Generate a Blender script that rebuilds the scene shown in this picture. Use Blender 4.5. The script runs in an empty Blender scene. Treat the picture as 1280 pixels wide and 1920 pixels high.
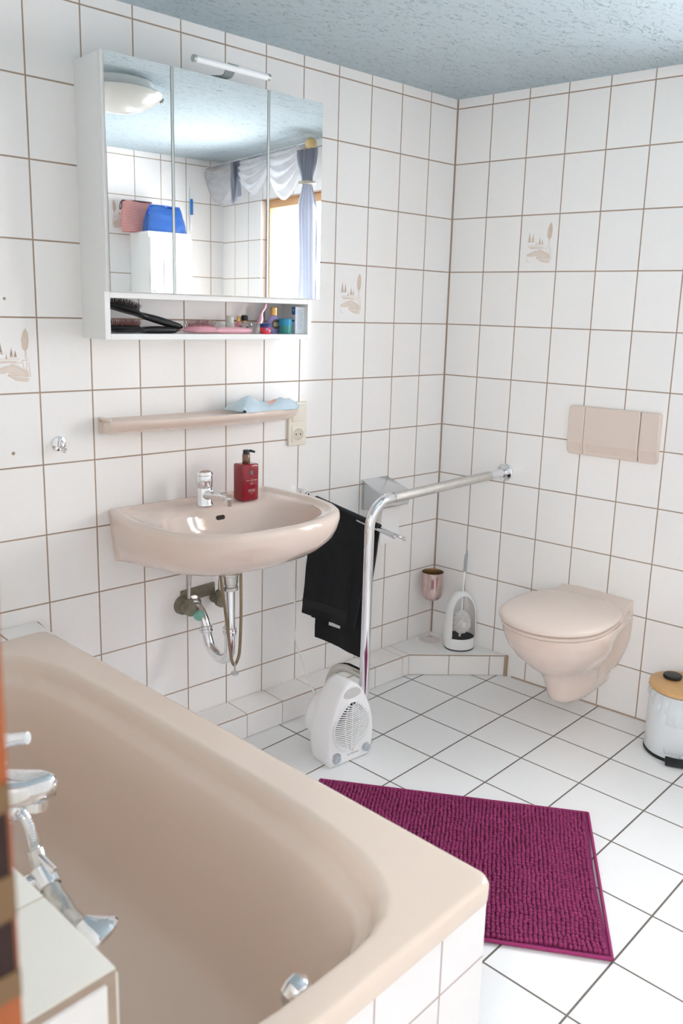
import bpy, bmesh, math, random
from mathutils import Vector, Matrix, Euler, noise
random.seed(7)
PI = math.pi
rad = math.radians
S = bpy.context.scene
COL = S.collection

# ------------------------------------------------------------------ camera
cam_d = bpy.data.cameras.new('camera')
cam = bpy.data.objects.new('camera', cam_d); COL.objects.link(cam)
CAM = Vector((-2.6252, -2.2489, 1.4279))
cam.matrix_world = (Matrix.Translation(CAM) @ Matrix.Rotation(-0.753247, 4, 'Z')
                    @ Matrix.Rotation(1.363548, 4, 'X') @ Matrix.Rotation(0.028727, 4, 'Z'))
cam_d.sensor_fit = 'VERTICAL'; cam_d.sensor_height = 24; cam_d.sensor_width = 16
cam_d.lens = 1583.575 * 24 / 1920
cam_d.shift_x = -10.87 / 1920; cam_d.shift_y = -44.85 / 1920
cam_d.clip_start = 0.01; cam_d.clip_end = 60
cam_d.dof.use_dof = True; cam_d.dof.focus_distance = 2.75; cam_d.dof.aperture_fstop = 4.0
S.camera = cam

# ------------------------------------------------------------------ world, daylight, exposure
S.view_settings.view_transform = 'Standard'; S.view_settings.look = 'None'
S.view_settings.gamma = 1; S.view_settings.use_curve_mapping = False
S.view_settings.exposure = 1.24
S.cycles.max_bounces = 24; S.cycles.diffuse_bounces = 16; S.cycles.glossy_bounces = 8; S.cycles.transparent_max_bounces = 16
w = bpy.data.worlds.new('overcast_sky'); S.world = w; w.use_nodes = True
bg = w.node_tree.nodes['Background']
bg.inputs[0].default_value = (0.90, 0.95, 1.0, 1); bg.inputs[1].default_value = 3.0

AW = 0.119939            # the window wall is skewed against the mirror wall by 6.9 degrees
GW = rad(4.026)          # floor grid, bath, door wall and rear wall share this rotation
GO = Vector((-1.612, -1.545, 0))    # bath corner
MR = Matrix.Rotation(AW - PI/2, 4, 'Z')                       # right wall frame: x along wall, -y into room
MG = Matrix.Translation(GO) @ Matrix.Rotation(GW, 4, 'Z')     # bath frame
def RW(s, off, z): return MR @ Vector((s, -off, z))
def GP(x, y, z): return MG @ Vector((x, y, z))

WIN_S0, WIN_S1, WIN_Z0, WIN_Z1 = 1.06, 1.835, 0.92, 1.985
la = bpy.data.lights.new('window_daylight', 'AREA'); la.shape = 'RECTANGLE'
la.size = 1.5; la.size_y = 1.7; la.energy = 68; la.color = (0.945, 0.968, 1.0)
lo = bpy.data.objects.new('window_daylight', la); COL.objects.link(lo)
lo.matrix_world = Matrix.Translation(RW(1.47, -0.62, 1.50)) @ Matrix.Rotation(AW - PI/2, 4, 'Z') @ Matrix.Rotation(rad(-86), 4, 'X')
hl = bpy.data.lights.new('added_hall_fill_overhead', 'AREA'); hl.shape = 'RECTANGLE'; hl.size = 0.9; hl.size_y = 0.9  # added fill lamp over the unseen hall, no fixture modelled
hl.energy = 6; hl.color = (1.0, 0.95, 0.9)
ho = bpy.data.objects.new('added_hall_fill_overhead', hl); COL.objects.link(ho); ho.location = (-3.45, -2.5, 2.19)
hw_ = bpy.data.lights.new('added_hall_fill_upright', 'AREA'); hw_.shape = 'RECTANGLE'; hw_.size = 1.1; hw_.size_y = 1.3  # added upright fill panel, no window in this wall; lifts the far corner
hw_.energy = 33; hw_.color = (1.0, 0.985, 0.97)
hwo = bpy.data.objects.new('added_hall_fill_upright', hw_); COL.objects.link(hwo)
hwo.matrix_world = Matrix.Translation((-3.95, -2.9, 1.45)) @ Matrix.Rotation(rad(-78), 4, 'Z') @ Matrix.Rotation(rad(90), 4, 'X')

# ------------------------------------------------------------------ helpers
def lin(c):
    c = c / 255.0
    return c / 12.92 if c <= 0.04045 else ((c + 0.055) / 1.055) ** 2.4
def rgb(r, g, b): return (lin(r), lin(g), lin(b), 1)

def mat(name, col, rough=0.5, metal=0.0, var=0.0, scale=20, bump=0.0, bscale=80, coat=0.0, trans=0.0, ior=1.45, alpha=1.0, sheen=0.0, sub=0.0):
    m = bpy.data.materials.new(name); m.use_nodes = True
    nt = m.node_tree; N = nt.nodes; L = nt.links
    b = N['Principled BSDF']
    b.inputs['Roughness'].default_value = rough; b.inputs['Metallic'].default_value = metal
    b.inputs['Coat Weight'].default_value = coat; b.inputs['Coat Roughness'].default_value = 0.05
    b.inputs['Transmission Weight'].default_value = trans; b.inputs['IOR'].default_value = ior
    b.inputs['Alpha'].default_value = alpha; b.inputs['Sheen Weight'].default_value = sheen
    tc = N.new('ShaderNodeTexCoord')
    nz = N.new('ShaderNodeTexNoise'); nz.inputs['Scale'].default_value = scale; nz.inputs['Detail'].default_value = 4
    L.new(tc.outputs['Object'], nz.inputs['Vector'])
    mx = N.new('ShaderNodeMix'); mx.data_type = 'RGBA'
    mx.inputs[6].default_value = tuple(c * (1 - var) for c in col[:3]) + (1,)
    mx.inputs[7].default_value = tuple(min(1, c * (1 + var)) for c in col[:3]) + (1,)
    L.new(nz.outputs[0], mx.inputs[0]); L.new(mx.outputs[2], b.inputs['Base Color'])
    if bump:
        n2 = N.new('ShaderNodeTexNoise'); n2.inputs['Scale'].default_value = bscale; n2.inputs['Detail'].default_value = 3
        L.new(tc.outputs['Object'], n2.inputs['Vector'])
        bp = N.new('ShaderNodeBump'); bp.inputs['Strength'].default_value = bump; bp.inputs['Distance'].default_value = 0.002
        L.new(n2.outputs[0], bp.inputs['Height']); L.new(bp.outputs[0], b.inputs['Normal'])
    return m

def thin_glass(name, col=(1, 1, 1, 1), gloss=0.08):
    m = bpy.data.materials.new(name); m.use_nodes = True
    nt = m.node_tree; N = nt.nodes; L = nt.links; N.clear()
    o = N.new('ShaderNodeOutputMaterial'); t = N.new('ShaderNodeBsdfTransparent'); t.inputs[0].default_value = col
    g = N.new('ShaderNodeBsdfGlossy'); g.inputs['Roughness'].default_value = 0.03
    f = N.new('ShaderNodeLayerWeight'); f.inputs[0].default_value = 0.35
    pw = N.new('ShaderNodeMath'); pw.operation = 'POWER'; pw.inputs[1].default_value = 3.0; L.new(f.outputs[1], pw.inputs[0])
    a = N.new('ShaderNodeMath'); a.operation = 'ADD'; a.inputs[1].default_value = gloss; a.use_clamp = True
    mx = N.new('ShaderNodeMixShader')
    L.new(pw.outputs[0], a.inputs[0]); L.new(a.outputs[0], mx.inputs[0]); L.new(t.outputs[0], mx.inputs[1]); L.new(g.outputs[0], mx.inputs[2])
    L.new(mx.outputs[0], o.inputs[0])
    return m

def sheer(name, col, dens):
    m = bpy.data.materials.new(name); m.use_nodes = True
    nt = m.node_tree; N = nt.nodes; L = nt.links; N.clear()
    o = N.new('ShaderNodeOutputMaterial'); t = N.new('ShaderNodeBsdfTransparent')
    d = N.new('ShaderNodeBsdfDiffuse'); d.inputs[0].default_value = col
    tl = N.new('ShaderNodeBsdfTranslucent'); tl.inputs[0].default_value = col
    m1 = N.new('ShaderNodeMixShader'); m1.inputs[0].default_value = 0.35
    m2 = N.new('ShaderNodeMixShader')
    tc = N.new('ShaderNodeTexCoord'); nz = N.new('ShaderNodeTexNoise'); nz.inputs['Scale'].default_value = 9
    mr = N.new('ShaderNodeMapRange'); mr.inputs[3].default_value = dens - 0.2; mr.inputs[4].default_value = dens + 0.2
    L.new(tc.outputs['Object'], nz.inputs[0]); L.new(nz.outputs[0], mr.inputs[0]); L.new(mr.outputs[0], m2.inputs[0])
    L.new(d.outputs[0], m1.inputs[1]); L.new(tl.outputs[0], m1.inputs[2])
    L.new(t.outputs[0], m2.inputs[1]); L.new(m1.outputs[0], m2.inputs[2]); L.new(m2.outputs[0], o.inputs[0])
    return m

def tile_mat(name, au, av, w_, h_, ou, ov, grout, tcol, gcol, rough=0.16, mott=0.03, wave=0.25):
    """glazed tiles with recessed joints; au/av = axis index of the object coordinate"""
    m = bpy.data.materials.new(name); m.use_nodes = True
    nt = m.node_tree; N = nt.nodes; L = nt.links; b = N['Principled BSDF']
    tc = N.new('ShaderNodeTexCoord'); sp = N.new('ShaderNodeSeparateXYZ'); L.new(tc.outputs['Object'], sp.inputs[0])
    def M(op, a, b_=None, c=None):
        n = N.new('ShaderNodeMath'); n.operation = op
        for i, x in enumerate((a, b_, c)):
            if x is None: continue
            if isinstance(x, (int, float)): n.inputs[i].default_value = x
            else: L.new(x, n.inputs[i])
        return n.outputs[0]
    def axis(a, o, s):
        q = M('DIVIDE', M('SUBTRACT', sp.outputs[a], o), s)
        d = M('MULTIPLY', M('ABSOLUTE', M('SUBTRACT', M('FRACT', M('ADD', q, 0.5)), 0.5)), s)
        return d, M('FLOOR', q)
    du, iu = axis(au, ou, w_); dv, iv = axis(av, ov, h_)
    d = M('MINIMUM', du, dv)
    mr = N.new('ShaderNodeMapRange'); mr.interpolation_type = 'SMOOTHSTEP'
    mr.inputs[1].default_value = grout/2 - 0.0003; mr.inputs[2].default_value = grout/2 + 0.0007
    L.new(d, mr.inputs[0])
    cb = N.new('ShaderNodeCombineXYZ'); L.new(iu, cb.inputs[0]); L.new(iv, cb.inputs[1])
    wn = N.new('ShaderNodeTexWhiteNoise'); wn.noise_dimensions = '2D'; L.new(cb.outputs[0], wn.inputs[0])
    nz = N.new('ShaderNodeTexNoise'); nz.inputs['Scale'].default_value = 55; nz.inputs['Detail'].default_value = 5
    L.new(tc.outputs['Object'], nz.inputs['Vector'])
    v = M('ADD', M('MULTIPLY', wn.outputs[0], 0.5), M('MULTIPLY', nz.outputs[0], 0.5))
    tm = N.new('ShaderNodeMix'); tm.data_type = 'RGBA'
    tm.inputs[6].default_value = tuple(c * (1 - mott) for c in tcol[:3]) + (1,)
    tm.inputs[7].default_value = tuple(min(1, c * (1 + mott)) for c in tcol[:3]) + (1,)
    L.new(v, tm.inputs[0])
    gn = N.new('ShaderNodeTexNoise'); gn.inputs['Scale'].default_value = 6; gn.inputs['Detail'].default_value = 6
    L.new(tc.outputs['Object'], gn.inputs['Vector'])
    gm = N.new('ShaderNodeMix'); gm.data_type = 'RGBA'
    gm.inputs[6].default_value = tuple(c * 0.72 for c in gcol[:3]) + (1,); gm.inputs[7].default_value = tuple(c * 1.3 for c in gcol[:3]) + (1,)
    L.new(gn.outputs[0], gm.inputs[0])
    mx = N.new('ShaderNodeMix'); mx.data_type = 'RGBA'
    L.new(mr.outputs[0], mx.inputs[0]); L.new(gm.outputs[2], mx.inputs[6]); L.new(tm.outputs[2], mx.inputs[7])
    L.new(mx.outputs[2], b.inputs['Base Color'])
    rr = N.new('ShaderNodeMapRange'); rr.inputs[3].default_value = 0.85; rr.inputs[4].default_value = rough
    L.new(mr.outputs[0], rr.inputs[0]); L.new(rr.outputs[0], b.inputs['Roughness'])
    n3 = N.new('ShaderNodeTexNoise'); n3.inputs['Scale'].default_value = 18; n3.inputs['Detail'].default_value = 2
    L.new(tc.outputs['Object'], n3.inputs['Vector'])
    hh = M('ADD', M('MULTIPLY', mr.outputs[0], 1.0), M('ADD', M('MULTIPLY', n3.outputs[0], wave), M('MULTIPLY', nz.outputs[0], wave * 0.25)))
    bp = N.new('ShaderNodeBump'); bp.inputs['Strength'].default_value = 0.5; bp.inputs['Distance'].default_value = 0.0015
    L.new(hh, bp.inputs['Height']); L.new(bp.outputs[0], b.inputs['Normal'])
    return m

def obj(name, bm, m, parent=None, smooth=None):
    me = bpy.data.meshes.new(name)
    bmesh.ops.recalc_face_normals(bm, faces=bm.faces)
    bm.to_mesh(me); bm.free()
    if isinstance(m, (list, tuple)):
        for q in m: me.materials.append(q)
    else: me.materials.append(m)
    if smooth is not None:
        for p in me.polygons: p.use_smooth = True
        me.set_sharp_from_angle(angle=rad(smooth))
    o = bpy.data.objects.new(name, me); COL.objects.link(o)
    if parent: o.parent = parent
    return o
def tag(o, label, cat, group=None):
    o['label'] = label; o['category'] = cat
    if group: o['group'] = group
    return o
def thing(name, label, cat, loc=(0, 0, 0), rz=0, group=None, mw=None):
    o = bpy.data.objects.new(name, None); COL.objects.link(o); o.empty_display_size = 0.02
    if mw is not None: o.matrix_world = mw
    else: o.location = loc; o.rotation_euler = (0, 0, rz)
    return tag(o, label, cat, group)
def struct(name, bm, m, parent=None, mw=None, smooth=None):
    o = obj(name, bm, m, parent, smooth)
    o['kind'] = 'structure'
    if mw is not None: o.matrix_world = mw
    return o
def NB(): return bmesh.new()

def add_box(bm, c, s, bev=0.0, seg=2, rot=None, mi=0):
    t = bmesh.new(); bmesh.ops.create_cube(t, size=1)
    for v in t.verts: v.co = Vector((v.co.x * s[0], v.co.y * s[1], v.co.z * s[2]))
    if bev: bmesh.ops.bevel(t, geom=list(t.edges), offset=bev, segments=seg, affect='EDGES', profile=0.5)
    Mx = Matrix.Translation(Vector(c))
    if rot is not None: Mx = Mx @ (rot.to_matrix().to_4x4() if isinstance(rot, Euler) else rot)
    merge(bm, t, Mx, mi)
def merge(bm, t, Mx=Matrix.Identity(4), mi=0):
    vs = [bm.verts.new(Mx @ v.co) for v in t.verts]
    t.verts.index_update()
    for f in t.faces:
        try:
            g = bm.faces.new([vs[v.index] for v in f.verts]); g.material_index = mi
        except ValueError: pass
    t.free()
def loft(bm, rings, closed=True, cap0=False, cap1=False, mi=0):
    V = [[bm.verts.new(p) for p in r] for r in rings]
    n = len(rings[0])
    for a, b in zip(V[:-1], V[1:]):
        for i in range(n if closed else n - 1):
            j = (i + 1) % n
            f = bm.faces.new((a[i], a[j], b[j], b[i])); f.material_index = mi
    if cap0: bm.faces.new(list(reversed(V[0]))).material_index = mi
    if cap1: bm.faces.new(V[-1]).material_index = mi
    return V
def lathe(bm, prof, c=(0, 0, 0), n=32, ax=None, cap0=True, cap1=True, sx=1, sy=1, mi=0):
    """prof: (r,z) pairs; ax: direction of the z axis"""
    R = Matrix.Identity(3) if ax is None else Vector((0, 0, 1)).rotation_difference(Vector(ax).normalized()).to_matrix()
    c = Vector(c)
    rings = [[c + R @ Vector((r * sx * math.cos(2*PI*i/n), r * sy * math.sin(2*PI*i/n), z)) for i in range(n)] for r, z in prof]
    loft(bm, rings, True, cap0, cap1, mi)
def tube(bm, pts, r, n=12, caps=True, flat=None, mi=0):
    pts = [Vector(p) for p in pts]
    R = r if isinstance(r, (list, tuple)) else [r] * len(pts)
    rings = []; up = None
    for i, p in enumerate(pts):
        t = (pts[min(i+1, len(pts)-1)] - pts[max(i-1, 0)]).normalized()
        if up is None:
            up = Vector((0, 0, 1)) if abs(t.z) < 0.9 else Vector((1, 0, 0))
        up = (up - t * up.dot(t)).normalized(); sd = t.cross(up)
        k = flat if flat else 1.0
        rings.append([p + (up * math.cos(2*PI*j/n) * k + sd * math.sin(2*PI*j/n)) * R[i] for j in range(n)])
    loft(bm, rings, True, caps, caps, mi)
def spline(pts, k=8, closed=False):
    P = [Vector(p) for p in pts]; out = []; n = len(P)
    for i in range(n if closed else n - 1):
        if closed: a, b, c, d = P[(i-1) % n], P[i], P[(i+1) % n], P[(i+2) % n]
        else: a, b, c, d = P[max(i-1, 0)], P[i], P[i+1], P[min(i+2, n-1)]
        for j in range(k):
            t = j / k
            out.append(0.5 * ((2*b) + (c - a)*t + (2*a - 5*b + 4*c - d)*t*t + (3*b - a - 3*c + d)*t**3))
    if not closed: out.append(P[-1])
    return out
def prism(bm, poly, axis, a, b, bev=0.0, seg=2, mi=0):
    """poly of 2-D points extruded along axis 0/1/2 from a to b"""
    def mk(p, q):
        if axis == 0: return Vector((q, p[0], p[1]))
        if axis == 1: return Vector((p[0], q, p[1]))
        return Vector((p[0], p[1], q))
    t = bmesh.new(); loft(t, [[mk(p, a) for p in poly], [mk(p, b) for p in poly]], True, True, True)
    bmesh.ops.recalc_face_normals(t, faces=t.faces)
    if bev: 
        es = [e for e in t.edges if e.calc_face_angle(0) > rad(25)]
        bmesh.ops.bevel(t, geom=es, offset=bev, segments=seg, affect='EDGES', profile=0.5)
    merge(bm, t, mi=mi)
def rrect(x0, y0, x1, y1, r, n=6, sub=1):
    P = []
    for (cx, cy, a0) in ((x1-r, y1-r, 0), (x0+r, y1-r, 90), (x0+r, y0+r, 180), (x1-r, y0+r, 270)):
        P += [(cx + r*math.cos(rad(a0 + 90*i/n)), cy + r*math.sin(rad(a0 + 90*i/n))) for i in range(n+1)]
    if sub > 1:
        Q = []
        for i, p in enumerate(P):
            q = P[(i+1) % len(P)]; d = math.hypot(q[0]-p[0], q[1]-p[1]); k = max(1, int(d / sub_len(P, sub)))
            for j in range(k): Q.append((p[0] + (q[0]-p[0])*j/k, p[1] + (q[1]-p[1])*j/k))
        P = Q
    return P
def sub_len(P, sub):
    L_ = sum(math.hypot(P[i][0]-P[i-1][0], P[i][1]-P[i-1][1]) for i in range(len(P)))
    return L_ / sub
def superel(angle, a, b, n):
    c, s = math.cos(angle), math.sin(angle)
    r = 1 / ((abs(c)/a)**n + (abs(s)/b)**n) ** (1/n)
    return r*c, r*s
def sheet(bm, fn, nu, nv, th=0.0, mi=0):
    P = [[Vector(fn(i/nu, j/nv)) for i in range(nu+1)] for j in range(nv+1)]
    if th:
        def nrm(i, j):
            du = P[j][min(i+1, nu)] - P[j][max(i-1, 0)]; dv = P[min(j+1, nv)][i] - P[max(j-1, 0)][i]
            q = du.cross(dv); return q.normalized() if q.length > 1e-12 else Vector((0, 0, 1))
        Nn = [[nrm(i, j) for i in range(nu+1)] for j in range(nv+1)]
        A = [[bm.verts.new(P[j][i] + Nn[j][i]*th/2) for i in range(nu+1)] for j in range(nv+1)]
        B = [[bm.verts.new(P[j][i] - Nn[j][i]*th/2) for i in range(nu+1)] for j in range(nv+1)]
        for j in range(nv):
            for i in range(nu):
                bm.faces.new((A[j][i], A[j][i+1], A[j+1][i+1], A[j+1][i])).material_index = mi
                bm.faces.new((B[j+1][i], B[j+1][i+1], B[j][i+1], B[j][i])).material_index = mi
        for j in range(nv):
            bm.faces.new((A[j][0], A[j+1][0], B[j+1][0], B[j][0])); bm.faces.new((B[j][nu], B[j+1][nu], A[j+1][nu], A[j][nu]))
        for i in range(nu):
            bm.faces.new((B[0][i], B[0][i+1], A[0][i+1], A[0][i])); bm.faces.new((A[nv][i], A[nv][i+1], B[nv][i+1], B[nv][i]))
    else:
        A = [[bm.verts.new(P[j][i]) for i in range(nu+1)] for j in range(nv+1)]
        for j in range(nv):
            for i in range(nu): bm.faces.new((A[j][i], A[j][i+1], A[j+1][i+1], A[j+1][i])).material_index = mi
def add_text(bm, s, size, Mx, ext=0.0002, align='CENTER', spacing=1.0):
    cu = bpy.data.curves.new('lettering', 'FONT'); cu.body = s; cu.size = size; cu.extrude = ext
    cu.align_x = align; cu.space_character = spacing; cu.resolution_u = 3
    o = bpy.data.objects.new('lettering', cu); COL.objects.link(o)
    bpy.context.view_layer.update()
    me = o.to_mesh(); t = bmesh.new(); t.from_mesh(me); o.to_mesh_clear()
    bpy.data.objects.remove(o); bpy.data.curves.remove(cu)
    merge(bm, t, Mx)
FRONT = Matrix.Rotation(PI/2, 4, 'X')       # lettering upright, facing -y

# ------------------------------------------------------------------ materials
TW = rgb(244, 242, 240); GR = rgb(166, 145, 128)
M_tileA = tile_mat('glazed_wall_tile_left', 0, 2, 0.1521, 0.2, 0.003, 2.186, 0.0037, TW, GR)
M_tileB = tile_mat('glazed_wall_tile_right', 0, 2, 0.1512, 0.2, 0.004, 2.186, 0.0037, TW, GR)
M_tileC = tile_mat('glazed_wall_tile_rear', 0, 2, 0.152, 0.2, 0.027, 1.990, 0.0037, TW, GR)
M_tileD = tile_mat('glazed_wall_tile_door', 1, 2, 0.152, 0.2, 0.0, 1.990, 0.0037, TW, GR)
M_apronE = tile_mat('glazed_apron_tile_end', 0, 2, 0.156, 0.2, -0.128, 0.394, 0.0032, rgb(236, 232, 233), rgb(176, 160, 156))
M_apronS = tile_mat('glazed_apron_tile_side', 1, 2, 0.156, 0.2, 0.02, 0.394, 0.0032, rgb(236, 232, 233), rgb(176, 160, 156))
M_ledge = tile_mat('glazed_ledge_tile', 0, 1, 0.245, 0.151, -0.664, 0.221, 0.0035, rgb(236, 233, 224), rgb(196, 180, 162))
M_ledgeF = tile_mat('glazed_ledge_front_tile', 0, 2, 0.152, 0.2, -0.682, 0.752, 0.0035, TW, rgb(166, 145, 130))
M_floor = tile_mat('glazed_floor_tile', 0, 1, 0.210, 0.210, 0.0, 0.0, 0.0046, rgb(241, 242, 242), rgb(112, 104, 98), rough=0.22, mott=0.025, wave=0.5)
M_grout = mat('grout', rgb(176, 157, 141), 0.9, var=0.15, scale=30)
M_tile = mat('glazed_tile', TW, 0.16, var=0.02, scale=40, bump=0.05, bscale=30)
M_plaster = mat('white_plaster', rgb(236, 236, 234), 0.8, var=0.02, bump=0.1)
M_beige = mat('beige_vitreous_china', rgb(226, 208, 196), 0.09, var=0.012, scale=6, coat=0.5)
M_bath = mat('beige_bath_enamel', rgb(223, 206, 192), 0.16, var=0.012, scale=5, coat=0.3)
M_beigeP = mat('beige_plastic', rgb(222, 206, 195), 0.32, var=0.01)
M_chrome = mat('chrome', (0.82, 0.83, 0.85, 1), 0.07, metal=1.0)
M_chromeO = mat('weathered_chrome', (0.62, 0.61, 0.58, 1), 0.28, metal=1.0, var=0.35, scale=60, bump=0.3, bscale=200)
M_brass = mat('tarnished_brass', rgb(148, 132, 106), 0.4, metal=0.8, var=0.3, scale=60)
M_grime = mat('corroded_brass', rgb(134, 128, 112), 0.7, metal=0.35, var=0.45, scale=70, bump=0.8, bscale=160)
M_verd = mat('verdigris', rgb(126, 182, 168), 0.6, var=0.3, scale=120, bump=0.6, bscale=300)
M_white = mat('white_lacquer', rgb(238, 239, 238), 0.35, var=0.01)
M_whiteP = mat('white_plastic', rgb(244, 245, 245), 0.3, var=0.01)
M_alu = mat('brushed_aluminium', rgb(186, 192, 190), 0.4, metal=0.6, var=0.05)
M_mirror = mat('silvered_mirror', (0.93, 0.95, 0.945, 1), 0.0, metal=1.0)
M_black = mat('black_plastic', rgb(24, 25, 27), 0.35, var=0.05)
M_blackS = mat('black_matte', rgb(14, 14, 15), 0.7)
M_ivory = mat('ivory_plastic', rgb(236, 230, 216), 0.3, var=0.01)
M_opal = mat('opal_diffuser', rgb(240, 243, 246), 0.3)
M_opalG = mat('opal_glass', rgb(238, 238, 232), 0.12, coat=0.5)

def ceil_mat():
    m = bpy.data.materials.new('blue_grey_rubbed_plaster'); m.use_nodes = True
    nt = m.node_tree; N = nt.nodes; L = nt.links; b = N['Principled BSDF']; b.inputs['Roughness'].default_value = 0.9
    tc = N.new('ShaderNodeTexCoord')
    def furrow(rot, scale, seed, thr, lo, hi):
        mp = N.new('ShaderNodeMapping'); mp.inputs['Rotation'].default_value = (0, 0, rot); mp.inputs['Scale'].default_value = (1.0, 2.6, 1); mp.inputs['Location'].default_value = (seed, seed*2, 0)
        L.new(tc.outputs['Object'], mp.inputs[0])
        n1 = N.new('ShaderNodeTexNoise'); n1.inputs['Scale'].default_value = scale; n1.inputs['Detail'].default_value = 1.5; n1.inputs['Distortion'].default_value = 1.2
        L.new(mp.outputs[0], n1.inputs['Vector'])
        a = N.new('ShaderNodeMath'); a.operation = 'SUBTRACT'; a.inputs[1].default_value = 0.5; L.new(n1.outputs[0], a.inputs[0])
        ab = N.new('ShaderNodeMath'); ab.operation = 'ABSOLUTE'; L.new(a.outputs[0], ab.inputs[0])
        mr = N.new('ShaderNodeMapRange'); mr.inputs[1].default_value = 0.0; mr.inputs[2].default_value = thr; L.new(ab.outputs[0], mr.inputs[0])
        n2 = N.new('ShaderNodeTexNoise'); n2.inputs['Scale'].default_value = 30; n2.inputs['Detail'].default_value = 1; L.new(mp.outputs[0], n2.inputs['Vector'])
        m2 = N.new('ShaderNodeMapRange'); m2.inputs[1].default_value = lo; m2.inputs[2].default_value = hi; m2.inputs[3].default_value = 1; m2.inputs[4].default_value = 0; L.new(n2.outputs[0], m2.inputs[0])
        x = N.new('ShaderNodeMath'); x.operation = 'MAXIMUM'; L.new(mr.outputs[0], x.inputs[0]); L.new(m2.outputs[0], x.inputs[1]); return x.outputs[0]
    f1 = furrow(rad(30), 20, 0.0, 0.024, .50, .58); f2 = furrow(rad(70), 15, 3.7, 0.018, .50, .58)
    mn = N.new('ShaderNodeMath'); mn.operation = 'MINIMUM'; L.new(f1, mn.inputs[0]); L.new(f2, mn.inputs[1])
    n4 = N.new('ShaderNodeTexNoise'); n4.inputs['Scale'].default_value = 120; n4.inputs['Detail'].default_value = 4; L.new(tc.outputs['Object'], n4.inputs['Vector'])
    mx = N.new('ShaderNodeMix'); mx.data_type = 'RGBA'
    mx.inputs[6].default_value = rgb(140, 154, 162); mx.inputs[7].default_value = rgb(181, 196, 203)
    L.new(mn.outputs[0], mx.inputs[0]); L.new(mx.outputs[2], b.inputs['Base Color'])
    s = N.new('ShaderNodeMath'); s.operation = 'MULTIPLY_ADD'; s.inputs[1].default_value = 0.5; L.new(n4.outputs[0], s.inputs[0]); L.new(mn.outputs[0], s.inputs[2])
    bp = N.new('ShaderNodeBump'); bp.inputs['Strength'].default_value = 0.6; bp.inputs['Distance'].default_value = 0.0025
    L.new(s.outputs[0], bp.inputs['Height']); L.new(bp.outputs[0], b.inputs['Normal'])
    return m
M_ceil = ceil_mat()

def wood_mat(name, c1, c2, scale=3, dist=4, rough=0.45, sc=(1, 1, 0.12)):
    m = bpy.data.materials.new(name); m.use_nodes = True
    nt = m.node_tree; N = nt.nodes; L = nt.links; b = N['Principled BSDF']; b.inputs['Roughness'].default_value = rough
    tc = N.new('ShaderNodeTexCoord'); mp = N.new('ShaderNodeMapping'); mp.inputs['Scale'].default_value = sc
    L.new(tc.outputs['Object'], mp.inputs[0])
    wv = N.new('ShaderNodeTexNoise'); wv.inputs['Scale'].default_value = scale * 12; wv.inputs['Distortion'].default_value = dist; wv.inputs['Detail'].default_value = 3
    L.new(mp.outputs[0], wv.inputs['Vector'])
    mx = N.new('ShaderNodeMix'); mx.data_type = 'RGBA'; mx.inputs[6].default_value = c1; mx.inputs[7].default_value = c2
    L.new(wv.outputs[0], mx.inputs[0]); L.new(mx.outputs[2], b.inputs['Base Color'])
    return m
M_pine = wood_mat('stained_pine', rgb(136, 66, 26), rgb(160, 86, 40))
M_pineW = wood_mat('window_pine', rgb(206, 156, 108), rgb(226, 182, 136))
M_bamboo = wood_mat('bamboo', rgb(196, 150, 96), rgb(224, 184, 132), scale=2, sc=(0.25, 3, 1))

# ------------------------------------------------------------------ the room
CEIL = 2.22
bm = NB(); add_box(bm, (-1.84, -1.35, -0.05), (4.52, 3.8, 0.1))
fl = struct('floor', bm, M_floor)
# the floor's texture frame is turned with the bath; geometry stays large, only the object frame turns
FM = Matrix.Translation((-0.252, -0.576, 0)) @ Matrix.Rotation(0.0703, 4, 'Z')
fl.data.transform(FM.inverted()); fl.matrix_world = FM
bm = NB(); add_box(bm, (-1.84, -1.35, CEIL + 0.05), (4.52, 3.8, 0.1)); struct('ceiling', bm, M_ceil)
bm = NB(); add_box(bm, (-1.28, 0.06, CEIL/2), (2.9, 0.12, CEIL)); wall_left = struct('wall_left', bm, M_tileA)
# window wall with its opening
bm = NB()
L_R = 2.52
T = 0.24
for (a, b_, z0, z1) in ((-0.15, WIN_S0, 0, CEIL), (WIN_S1, L_R, 0, CEIL), (WIN_S0, WIN_S1, 0, WIN_Z0), (WIN_S0, WIN_S1, WIN_Z1, CEIL)):
    add_box(bm, ((a+b_)/2, T/2, (z0+z1)/2), (b_-a, T, z1-z0))
wall_right = struct('wall_right', bm, M_tileB, mw=MR)
# rear wall, in the bath frame
RY = -0.906
RM = Matrix.Translation((-0.14, -2.277, 0)) @ Matrix.Rotation(GW, 4, 'Z')
bm = NB(); add_box(bm, (-0.95, -0.06, CEIL/2), (3.9, 0.12, CEIL)); wall_back = struct('wall_back', bm, M_tileC, mw=RM)
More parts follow.
